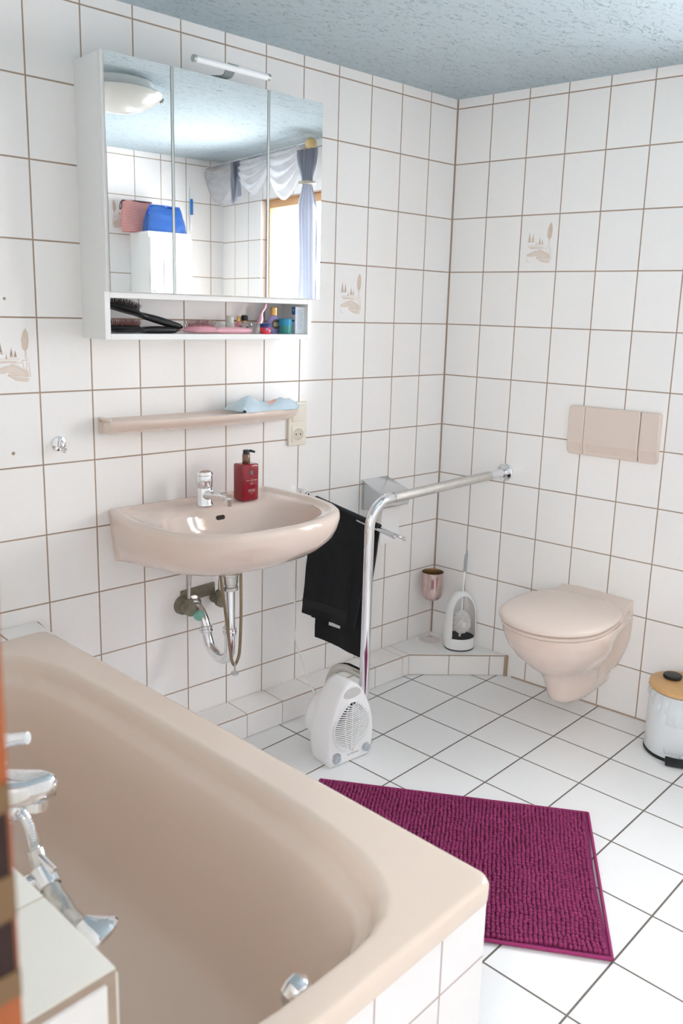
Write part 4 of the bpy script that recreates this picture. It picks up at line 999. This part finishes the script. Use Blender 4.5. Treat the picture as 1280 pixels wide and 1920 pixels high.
def sm(a, b_, x): q = min(1, max(0, (x-a)/(b_-a))); return q*q*(3-2*q)
def thw(off, z):
    L_, P_, B_, W_ = prm(TL, z), prm(TP, z), prm(TB, z), prm(TWs, z)
    c = L_ - min(.235, L_*.62)
    if off >= c: return max(0, B_*(max(0, 1-((off-c)/(L_-c))**2.15))**.5)
    w_ = P_ + (W_-P_)*sm(.018, .085, off)
    return w_ + (B_-w_)*sm(.12 if z < .38 else .05, c, off)
zs = [.085, .09, .10, .11, .125, .14, .16, .18, .20, .22, .24, .26, .28, .30, .32, .34, .355, .37, .38, .39, .40, .408, .412]
rings = []
for z in zs:
    zz = max(z, .09); L_ = prm(TL, zz); k = 1.0
    if z == .085: k = .82
    if z == .412: k = .985
    n_ = 44; offs = [L_*(1 - math.cos(PI*i/(n_*2)) ** 1.0) if False else L_*math.sin(PI/2*i/n_) for i in range(n_+1)]
    R = [Vector((-thw(o_, zz)*k, -o_*(k if o_ > .02 else 1), z)) for o_ in offs] + [Vector((thw(o_, zz)*k, -o_*(k if o_ > .02 else 1), z)) for o_ in reversed(offs[:-1])]
    rings.append(R)
bm = NB(); loft(bm, rings, True, True, True); obj('bowl', bm, M_beige, to, 55)
# raised rear deck that meets the wall
bm = NB()
def deck(k, dz, zb=None):
    P = [(-.139, 0, .440), (-.141, -.05, .434), (-.152, -.10, .424), (-.172, -.17, .415), (-.10, -.22, .414), (.10, -.22, .414), (.172, -.17, .415), (.152, -.10, .424), (.141, -.05, .434), (.139, 0, .440), (.07, 0, .446), (-.07, 0, .446)]
    return [Vector((x*k, y, (z if zb is None else zb) + dz)) for x, y, z in P]
loft(bm, [deck(1, 0, .395), deck(1, -.006), deck(.985, -.001), deck(.96, 0)], True, True, True)
obj('rear_deck', bm, M_beige, to, 50)
def egg(kx, y0, y1, z, n=3):
    R = []
    for i in range(64):
        a = 2*PI*i/64; c, s = math.cos(a), math.sin(a)
        cy_ = y0 + (y1-y0)*.52
        if s >= 0: b_, nn = cy_-y0, 2.9
        else: b_, nn = y1-cy_, 2.05
        px, py = superel(a, kx, b_, nn); R.append(Vector((px, -(cy_ - py), z)))
    return R
bm = NB(); loft(bm, [egg(.176, .095, .520, .412), egg(.181, .090, .526, .416), egg(.181, .090, .526, .424), egg(.176, .094, .521, .428)], True, True, True); obj('seat', bm, M_beigeP, to, 40)
bm = NB(); loft(bm, [egg(.180, .090, .527, .4305), egg(.186, .083, .534, .434), egg(.186, .083, .534, .440), egg(.180, .089, .528, .446), egg(.16, .108, .51, .4505), egg(.11, .16, .45, .454), egg(.04, .26, .36, .4555)], True, True, True); obj('lid', bm, M_beigeP, to, 60)
bm = NB()
bm.free()
for sx_ in (-.075, .075): bm = NB(); lathe(bm, [(.012, 0), (.012, .014), (.008, .018)], (sx_, -.088, .425), 18); obj('hinge', bm, M_beigeP, to, 40)

fp = thing('flush_plate', 'beige flush plate with three panels on the wall above the toilet', 'flush plate', mw=MR @ Matrix.Translation((.731, 0, 1.028)))
def fsec(x0, x1, nm, rl_=.002, rr_=.002):
    bm = NB(); P = []
    for (cx_, cz_, a0, r) in ((x1-rr_, .088-rr_, 0, rr_), (x0+rl_, .088-rl_, 90, rl_), (x0+rl_, -.088+rl_, 180, rl_), (x1-rr_, -.088+rr_, 270, rr_)):
        if a0 == 180: P.append((x0, -.0525))
        if a0 == 0: first = (x1, -.0525)
        P += [(cx_ + r*math.cos(rad(a0+15*i)), cz_ + r*math.sin(rad(a0+15*i))) for i in range(7)]
    P.append(first)
    def dep(z, k): return -(.0215 - max(0, (-.0525 - z))*.28) * k
    cxm_ = (x0+x1)/2
    def ring(k, ins): return [Vector((cxm_ + (x-cxm_)*(1-ins/((x1-x0)/2)), dep(z, k), z*(1-ins/.088))) for x, z in P]
    body_rings = [ring(0, 0), ring(.80, 0), ring(.93, .0012), ring(1, .004), ring(1, .012)]
    loft(bm, body_rings, True, True, False)
    # front face, split where the lower chamfer starts
    V = body_rings[-1]; zc = -.0525*(1 - .012/.088)
    bm.faces.new([bm.verts.new(v) for v in V if v.z >= zc - 1e-6]); bm.faces.new([bm.verts.new(v) for v in V if v.z <= zc + 1e-6])
    bmesh.ops.remove_doubles(bm, verts=bm.verts, dist=0.00005)
    return obj(nm, bm, M_beigeP, fp, 12)
fsec(-.168, -.1075, 'left_panel', .012, .002); fsec(-.1068, .0953, 'flush_button'); fsec(.0975, .165, 'right_panel', .002, .012)
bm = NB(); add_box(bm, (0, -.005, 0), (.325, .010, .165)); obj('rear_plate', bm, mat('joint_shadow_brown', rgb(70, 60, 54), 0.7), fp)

# ------------------------------------------------------------------ things in the corner
gl = thing('candle_goblet', 'mottled silver and pink glass goblet with a thin stem in the corner', 'goblet', (-0.078, -0.062, PZ+.001))
M_merc = mat('mercury_glass', rgb(214, 190, 186), 0.12, metal=0.85, var=0.22, scale=45)
nt = M_merc.node_tree; 
bm = NB()
prf = [(.012, .176), (.032, .182), (.040, .192), (.0435, .208), (.044, .236), (.043, .256), (.0425, .274), (.0435, .290), (.0445, .297)]
lathe(bm, prf, (0, 0, 0), 40, cap1=False); obj('goblet_bowl', bm, M_merc, gl, 60)
bm = NB(); lathe(bm, [(r-.0012, z+.0005) for r, z in prf], (0, 0, 0), 40, cap1=False); obj('gilt_lining', bm, mat('gilt_glass', rgb(196, 170, 128), 0.2, metal=0.85, var=0.3, scale=60), gl, 60)
bm = NB(); lathe(bm, [(.044, .0), (.044, .002), (.030, .004), (.012, .008), (.006, .016), (.0042, .03), (.0038, .09), (.0045, .150), (.009, .166), (.012, .176)], (0, 0, 0), 36); obj('stem_and_foot', bm, thin_glass('stem_glass', (0.98, 0.96, 0.96, 1), 0.0), gl, 60)

tbh = thing('toilet_brush', 'white arched toilet brush set with upright handle on the tiled corner ledge', 'toilet brush', (-0.040, -0.190, PZ+.001), rad(-30))
# local -y faces the camera
bm = NB(); rb = .062
n = 48
# outer shell: arch shape in the xz plane lofted from front to back, as a swept band plus a cup
lathe(bm, [(rb*.96, .003), (rb, .008), (rb*1.0, .050), (rb*.965, .050), (rb*.95, .010)], (0, 0, 0), n, sy=.88, cap0=True, cap1=True)
PA = []; NS = 44
for i in range(NS+1):
    a = PI*i/NS; x = -math.cos(a); z = math.sin(a)
    PA.append((x, z))
secs = []
path = [(-.061, .03), (-.060, .08), (-.058, .12)] + [(-.0565*math.cos(a)*1.0, .145 + .088*math.sin(a)) for a in [PI*i/20 for i in range(21)]] + [(.058, .12), (.060, .08), (.061, .03)]
path = spline([Vector((x, 0, z)) for x, z in path], 3)
for i, p in enumerate(path):
    tg = (path[min(i+1, len(path)-1)] - path[max(i-1, 0)]).normalized(); nn = Vector((-tg.z, 0, tg.x))
    if nn.dot(p - Vector((0, 0, .12))) < 0: nn = -nn
    zt = min(1, max(0, (p.z-.05)/.19)); dw = .040*(1-zt) + .024*zt + .006
    if p.z < .055: dw = .036
    sec_ = []
    for (yy, oo) in ((-1, .0), (-.55, .004), (0, .0052), (.55, .004), (1, 0), (1, -.003), (0, -.0005), (-1, -.003)):
        sec_.append(p + nn*(oo - (yy*dw)**2*4.0) + Vector((0, yy*dw, 0)))
    secs.append(sec_)
loft(bm, secs, True, True, True)
obj('holder', bm, M_whiteP, tbh, 50)
bm = NB(); lathe(bm, [(rb*.93, .048), (rb*.90, .03), (0, .03)], (0, 0, 0), 32, sy=.86, cap0=True, cap1=False); obj('inner_cup', bm, M_black, tbh, 50)
bm = NB(); lathe(bm, [(rb*.98, -.0005), (rb*.985, .004)], (0, 0, 0), n, sy=.88); obj('base_ring', bm, M_black, tbh)
bm = NB()
tube(bm, [(-.004, -.012, .05), (.0, -.008, .15), (.004, 0, .25), (.006, 0, .325)], [.0045, .0045, .0042, .0050], 14); obj('brush_stem', bm, M_whiteP, tbh, 50)
bm = NB(); tube(bm, spline([(.006, 0, .322), (.007, 0, .345), (.008, 0, .375), (.010, 0, .395), (.011, 0, .410)], 4), [.0062]*5 + [.0068]*4 + [.006]*3 + [.0045, .0035, .003, .0025, .002], 14); obj('grip', bm, mat('grey_rubber', rgb(172, 176, 180), 0.5), tbh, 50)
bm = NB(); rr = random.Random(9)
lathe(bm, [(.004, -.036), (.018, -.026), (.026, -.008), (.026, .008), (.018, .026), (.004, .036)], (0, -.012, .112), 20)
for i in range(26):
    for j in range(22):
        th_ = PI*(.06 + .88*(i+.5)/26); ph2 = 2*PI*(j + .5*(i % 2))/22
        d = Vector((math.sin(th_)*math.cos(ph2), math.sin(th_)*math.sin(ph2), math.cos(th_)))
        d2 = (d + Vector((rr.uniform(-.08, .08), rr.uniform(-.08, .08), rr.uniform(-.08, .08)))).normalized()
        c_ = Vector((0, -.012, .112)); l_ = rr.uniform(.036, .040)
        tube(bm, [c_ + d*.006, c_ + Vector((d2.x*l_, d2.y*l_, d2.z*l_*1.25))], [.0014, .0026], 4)
o = obj('bristles', bm, mat('white_bristle', rgb(238, 236, 234), 0.6), tbh); o['kind'] = 'stuff'
bm = NB(); lathe(bm, [(.008, 0), (.010, .012), (.008, .024)], (-.001, -.044, .098), 16, sy=.5); obj('brush_hub', bm, M_whiteP, tbh, 40)

# ------------------------------------------------------------------ pedal bin
pb = thing('pedal_bin', 'small white pedal bin with bamboo lid at the right edge', 'bin', (0.000, -1.108, 0), rad(-62))
M_bin = mat('white_powder_coat', rgb(226, 230, 232), 0.35)
bm = NB(); lathe(bm, [(.098, .010), (.1005, .014), (.1005, .220), (.098, .224)], (0, 0, 0), 64); obj('bucket', bm, M_bin, pb, 40)
bm = NB(); lathe(bm, [(.100, 0), (.102, .003), (.102, .008), (.099, .011)], (0, 0, 0), 64); obj('base_ring', bm, M_black, pb, 40)
bm = NB(); secs = []
for i in range(9):
    v = i/8
    R = []
    for j in range(96):
        a = 2*PI*j/96; low = .035 + .075*max(0, math.cos(a + PI/2 - .1))**2 + .012*math.sin(a*5)
        z = .2265 - low*v; r = .1030 + .0022*math.sin(a*23 + v*3) + .0035*math.sin(a*7+1)*v + .001*math.sin(v*9 + a*11)
        R.append(Vector((r*math.cos(a), r*math.sin(a), z)))
    secs.append(R)
loft(bm, secs, True, False, False)
lnr = thing('bin_liner', 'translucent white bin liner hanging over the rim of the pedal bin', 'bin liner', (0.0, -1.108, 0), rad(-62))
M_film = sheer('translucent_film', rgb(244, 247, 249), 0.6)
obj('liner_film', bm, M_film, lnr, 70)
bm = NB(); lathe(bm, [(.100, .2275), (.1035, .230), (.1035, .241), (.101, .243), (.0, .2435)], (0, 0, 0), 64, cap1=False); obj('lid', bm, M_bamboo, pb, 40)
bm = NB(); lathe(bm, [(.020, .2435), (.027, .247), (.0285, .254), (.026, .258), (.0, .259)], (-.030, .030, 0), 32, cap1=False, sx=1.1); obj('lid_knob', bm, M_black, pb, 40)
bm = NB(); P = spline([(-.040, -.090, .045), (-.040, -.118, .043), (-.038, -.124, .040), (.038, -.124, .040), (.040, -.118, .043), (.040, -.090, .045)], 4)
tube(bm, P, .0028, 8); obj('pedal_bar', bm, M_chrome, pb, 40)
bm = NB(); prism(bm, [(-.096, .022), (-.128, .014), (-.130, .010), (-.128, .004), (-.096, .006)], 0, -.034, .034, .002, 2); obj('pedal', bm, M_black, pb, 40)

# ------------------------------------------------------------------ bath mat
rug = thing('bath_mat', 'plum coloured bobbled bath mat on the white floor beside the bathtub', 'bath mat', (-0.567, -1.123, 0))
ur = Vector((-.599, .800, 0)).normalized(); vr = Vector((-.826, -.563, 0)).normalized(); vr = (vr - ur*ur.dot(vr)).normalized()
RWd, RL = .582, .80
bm = NB()
def rp(a, b_, z):  # a along length (0 at visible corner), b across
    e = .006*math.sin(b_*9)*0; return ur*(a + .010*math.sin(PI*b_/RWd)*max(0, 1 - a/.12)) + vr*(b_) + Vector((0, 0, z))
NU, NV = 40, 30
sheet(bm, lambda u, v: rp(RL*u, RWd*v, .0045 + .0005*math.sin(u*30)), NU, NV, .005)
M_plumC = mat('plum_cloth', rgb(124, 34, 88), 0.85, var=0.12, scale=60)
obj('backing', bm, M_plumC, rug, 40)
bm = NB()
loop = [rp(0, 0, .007), rp(RL, 0, .007), rp(RL, RWd, .007), rp(0, RWd, .007), rp(0, 0, .007)]
for a, b_ in zip(loop[:-1], loop[1:]): tube(bm, [a.lerp(b_, i/30) for i in range(31)], .0045, 8)
obj('hem', bm, mat('plum_hem', rgb(150, 36, 98), 0.6, var=0.05), rug, 50)
ico = bmesh.new(); bmesh.ops.create_icosphere(ico, subdivisions=2, radius=1); iv = [v.co.copy() for v in ico.verts]; ifc = [[v.index for v in f.verts] for f in ico.faces]; ico.free()
verts, faces = [], []; rr = random.Random(4)
nr, nc = int(RWd/.0118), int(RL/.0112)
for i in range(nr):
    for j in range(nc):
        b_ = .009 + (RWd-.018)*(i+.5)/nr; a = .009 + (RL-.018)*(j+.5)/nc
        wv = .0035*noise.noise(Vector((a*14, b_*14, 0))); a += wv + rr.uniform(-.0014, .0014); b_ += .004*noise.noise(Vector((a*11, b_*11, 5))) + rr.uniform(-.0013, .0013)
        p = rp(a, b_, .0105 + rr.uniform(-.001, .0015)); s_ = (rr.uniform(.0050, .0060), rr.uniform(.0058, .0070), rr.uniform(.0058, .0075))
        tl = Euler((rr.uniform(-.35, .35), rr.uniform(-.35, .35), math.atan2(ur.y, ur.x) + rr.uniform(-.3, .3))).to_matrix(); o_ = len(verts)
        for c_ in iv: verts.append(p + tl @ Vector((c_.x*s_[0], c_.y*s_[1], c_.z*s_[2])))
        faces += [[o_+q for q in f] for f in ifc]
me = bpy.data.meshes.new('pile'); me.from_pydata([tuple(v) for v in verts], [], faces)
for p in me.polygons: p.use_smooth = True
me.materials.append(mat('plum_chenille', rgb(146, 42, 98), 0.8, var=0.25, scale=35, bump=0.6, bscale=700, sheen=0.05))
po = bpy.data.objects.new('pile', me); COL.objects.link(po); po.parent = rug; po['kind'] = 'stuff'

# ------------------------------------------------------------------ seen in the mirror: ceiling lamp
cl = thing('ceiling_lamp', 'round opal glass ceiling lamp with metal clips, seen in the mirror', 'ceiling lamp', (-1.005, -1.07, CEIL))
bm = NB(); lathe(bm, [(.125, 0), (.128, -.004), (.122, -.035), (.10, -.04)], (0, 0, 0), 48); obj('base', bm, M_white, cl, 40)
bm = NB(); lathe(bm, [(.158, -.036), (.163, -.041), (.158, -.050), (.146, -.060), (.118, -.080), (.08, -.096), (.04, -.105), (.0, -.108)], (0, 0, 0), 56, cap1=False); obj('glass_dish', bm, M_opalG, cl, 60)
for k in range(3):
    a = rad(20 + 120*k); bm = NB(); d = Vector((math.cos(a), math.sin(a), 0)); s_ = Vector((-d.y, d.x, 0))
    tube(bm, [d*.12 + Vector((0, 0, -.02)), d*.158 + Vector((0, 0, -.03)), d*.166 + Vector((0, 0, -.046)), d*.155 + Vector((0, 0, -.058))], .004, 8)
    tube(bm, [d*.160 + s_*-.016 + Vector((0, 0, -.058)), d*.165 + Vector((0, 0, -.046)), d*.160 + s_*.016 + Vector((0, 0, -.058))], .0025, 8)
    obj('clip', bm, M_alu, cl, 50)

# tall cupboard and bags at the rear wall
tc_ = thing('tall_cupboard', 'tall white bathroom cupboard with a glass door panel, seen in the mirror', 'cupboard', mw=RM @ Matrix.Translation((-.037, -.072, 0)))
bm = NB(); add_box(bm, (0, .182, .90), (.246, .216, 1.80), .002, 1); obj('carcass', bm, M_white, tc_, 30)
bm = NB(); add_box(bm, (0, .300, 1.32), (.242, .018, .90), .002, 1); dr = obj('door', bm, M_white, tc_, 30)
bm = NB(); add_box(bm, (.02, .3105, 1.30), (.13, .004, .74)); obj('glass_panel', bm, mat('pale_blue_glass', rgb(206, 220, 232), 0.1), dr)
bm = NB(); tube(bm, [(-.105, .31, 1.50), (-.105, .325, 1.50), (-.105, .325, 1.42), (-.105, .31, 1.42)], .004, 8); obj('handle', bm, M_alu, dr, 40)
bm = NB(); add_box(bm, (0, .300, .44), (.242, .018, .84), .002, 1); d3 = obj('door', bm, M_white, tc_, 30)
bm = NB(); tube(bm, [(-.105, .31, .80), (-.105, .325, .80), (-.105, .325, .72), (-.105, .31, .72)], .004, 8); obj('handle', bm, M_alu, d3, 40)
def pouch(nm, label, x, y, rz, w_, h_, d_, m, zm, nm2, topk=.8):
    b = thing(nm, label, 'toiletry bag', group='toiletry bags on the tall cupboard', mw=RM @ Matrix.Translation((x, y, 1.8005)) @ Matrix.Rotation(rz, 4, 'Z'))
    bm = NB(); secs = []
    for i in range(15):
        v = i/14; z = h_*v; dd = d_*(1-v)**.7 + .003; ww = w_*(1 - (1-topk)*v**2.2)
        secs.append([Vector((ww*superel(2*PI*j/40, 1, 1, 3)[0] + .004*math.sin(j+v*4), dd*superel(2*PI*j/40, 1, 1, 2.3)[1] + .004*noise.noise(Vector((j*.5, v*5, w_*9))), z + .006*math.sin(j*.6)*v)) for j in range(40)])
    loft(bm, secs, True, True, True); obj('bag_body', bm, m, b, 60)
    bm = NB(); tube(bm, [(-w_*topk, 0, h_+.002), (0, 0, h_+.004), (w_*topk, 0, h_+.002)], .003, 8); obj('zip', bm, zm, b, 50)
    bm = NB(); tube(bm, spline([(-w_*topk, 0, h_), (-w_*topk-.012, .01, h_-.02), (-w_*topk-.014, .012, h_-.045), (-w_*topk-.004, .01, h_-.03), (-w_*topk, 0, h_)], 5), .0025, 8); obj('wrist_loop', bm, zm, b, 50)
    return b
def stripe_mat():
    m = mat('red_white_stripe', rgb(214, 132, 128), 0.8); nt = m.node_tree; N = nt.nodes; L = nt.links
    wv = N.new('ShaderNodeTexWave'); wv.bands_direction = 'Z'; wv.inputs['Scale'].default_value = 42
    tc = N.new('ShaderNodeTexCoord'); L.new(tc.outputs['Object'], wv.inputs[0])
    mx = N.new('ShaderNodeMix'); mx.data_type = 'RGBA'; mx.inputs[6].default_value = rgb(204, 104, 104); mx.inputs[7].default_value = rgb(236, 196, 190)
    L.new(wv.outputs[0], mx.inputs[0]); L.new(mx.outputs[2], N['Principled BSDF'].inputs['Base Color']); return m
pouch('toiletry_bag', 'red and white striped toiletry bag on the tall cupboard, seen in the mirror', -.150, .075, rad(8), .080, .152, .026, stripe_mat(), mat('dark_zip', rgb(70, 50, 56), .5), 'x', 1.0)
pouch('toiletry_bag', 'shiny blue toiletry bag on the tall cupboard, seen in the mirror', -.035, .160, rad(-4), .122, .132, .040, mat('blue_satin', rgb(44, 88, 158), 0.35, var=0.2, scale=8, coat=0.3), mat('blue_zip', rgb(40, 90, 190), .5), 'x', .72)
stk = thing('bath_thermometer', 'thin white stick with blue middle on the rear wall, seen in the mirror', 'thermometer', mw=RM @ Matrix.Translation((.205, .002, 1.84)))
bm = NB(); add_box(bm, (0, .004, .115), (.014, .008, .23), .003, 2); obj('stick', bm, M_whiteP, stk, 30)
bm = NB(); add_box(bm, (0, .010, .125), (.018, .008, .085), .004, 2); obj('blue_float', bm, mat('blue_plastic', rgb(40, 120, 200), 0.35), stk, 30)

# curtain rod, swag, side drape at the window
cr = thing('curtain_rod', 'curtain rod with round wooden finial above the window, seen in the mirror', 'curtain rod', mw=MR)
bm = NB(); tube(bm, [(1.235, -.10, 2.175), (2.27, -.10, 2.175)], .006, 14); obj('rod', bm, mat('dark_rod', rgb(110, 112, 118), .4), cr, 50)
bm = NB(); lathe(bm, [(.009, -.012), (.012, -.008)] + [(.027*math.sin(rad(a)), -.027*math.cos(rad(a)) + .018) for a in range(25, 180, 12)], (1.232, -.10, 2.175), 28, ax=(-1, 0, 0)); o = obj('finial', bm, mat('pale_wood_ball', rgb(226, 196, 138), 0.4), cr, 60); o['label'] = 'pale wooden ball finial'
for s_ in (1.34, 2.20):
    bm = NB(); tube(bm, [(s_, -.10, 2.175), (s_, -.0, 2.175)], .007, 10); obj('rod_bracket', bm, M_pineW, cr, 50)
M_voile = sheer('grey_voile', rgb(204, 206, 212), 0.5); M_voileD = sheer('grey_voile_dense', rgb(146, 150, 162), 0.9)
sw = thing('curtain_swag', 'sheer grey swag draped over the curtain rod, seen in the mirror', 'curtain', mw=MR)
def swag(s0, s1, drop, m, ph, nm='swag_fold'):
    bm = NB()
    def f(u, v):
        s = s0 + (s1-s0)*u; sag = drop*(1-(2*u-1)**2)
        pl = .012*math.sin(v*26 + ph) * (0.3 + .7*abs(math.sin(PI*u)))
        z = 2.178 - .10*v*(.35) - sag*v - .02*abs(2*u-1)**6*0
        return (s, -.115 + pl - .03*math.sin(PI*v)*math.sin(PI*u), z)
    sheet(bm, f, 30, 44); obj(nm, bm, m, sw, 70)
swag(2.26, 1.86, .18, M_voile, 0); swag(1.90, 1.54, .15, M_voile, 1.2); swag(1.60, 1.24, .20, M_voile, 2.1)
bm = NB()
def tail(s, zl, w_, bm):
    sheet(bm, lambda u, v: (s - w_/2 + w_*u + .012*math.sin(u*14+v*3), -.13 + .012*math.sin(u*18), 2.17 - zl*v - .05*u*v), 16, 16)
tail(1.87, .17, .07, bm); obj('swag_tail', bm, M_voileD, sw, 70)
dp = thing('side_curtain', 'grey translucent side curtain gathered by a tie-back, seen in the mirror', 'curtain', mw=MR)
bm = NB()
def drp(u, v):
    z = 2.15 - 1.25*v; tie = math.exp(-((z-2.0)/.07)**2); w_ = .055*(1-.55*tie) + .045*sm(1.98, 1.5, -z+3.48 if False else (1.98-z)/(1.98-.9)*.48+1.5)*0 + .05*max(0, (1.98-z))/1.08
    a = 2*u-1; s = 1.215 + w_*a*1.1 + .004*math.sin(v*11); y = -.115 + .018*(1-.6*tie)*math.sin(u*30) + .006*math.sin(v*9+u*5)
    return (s, y, z)
sheet(bm, drp, 60, 40); obj('drape', bm, M_voileD, dp, 70)
bm = NB()
P = [Vector((1.215 + .038*math.cos(a), -.115 + .034*math.sin(a), 2.0)) for a in [2*PI*i/20 for i in range(21)]]; tube(bm, P, .008, 8); obj('tie_back', bm, mat('beige_tie', rgb(196, 190, 178), 0.6), dp, 50)
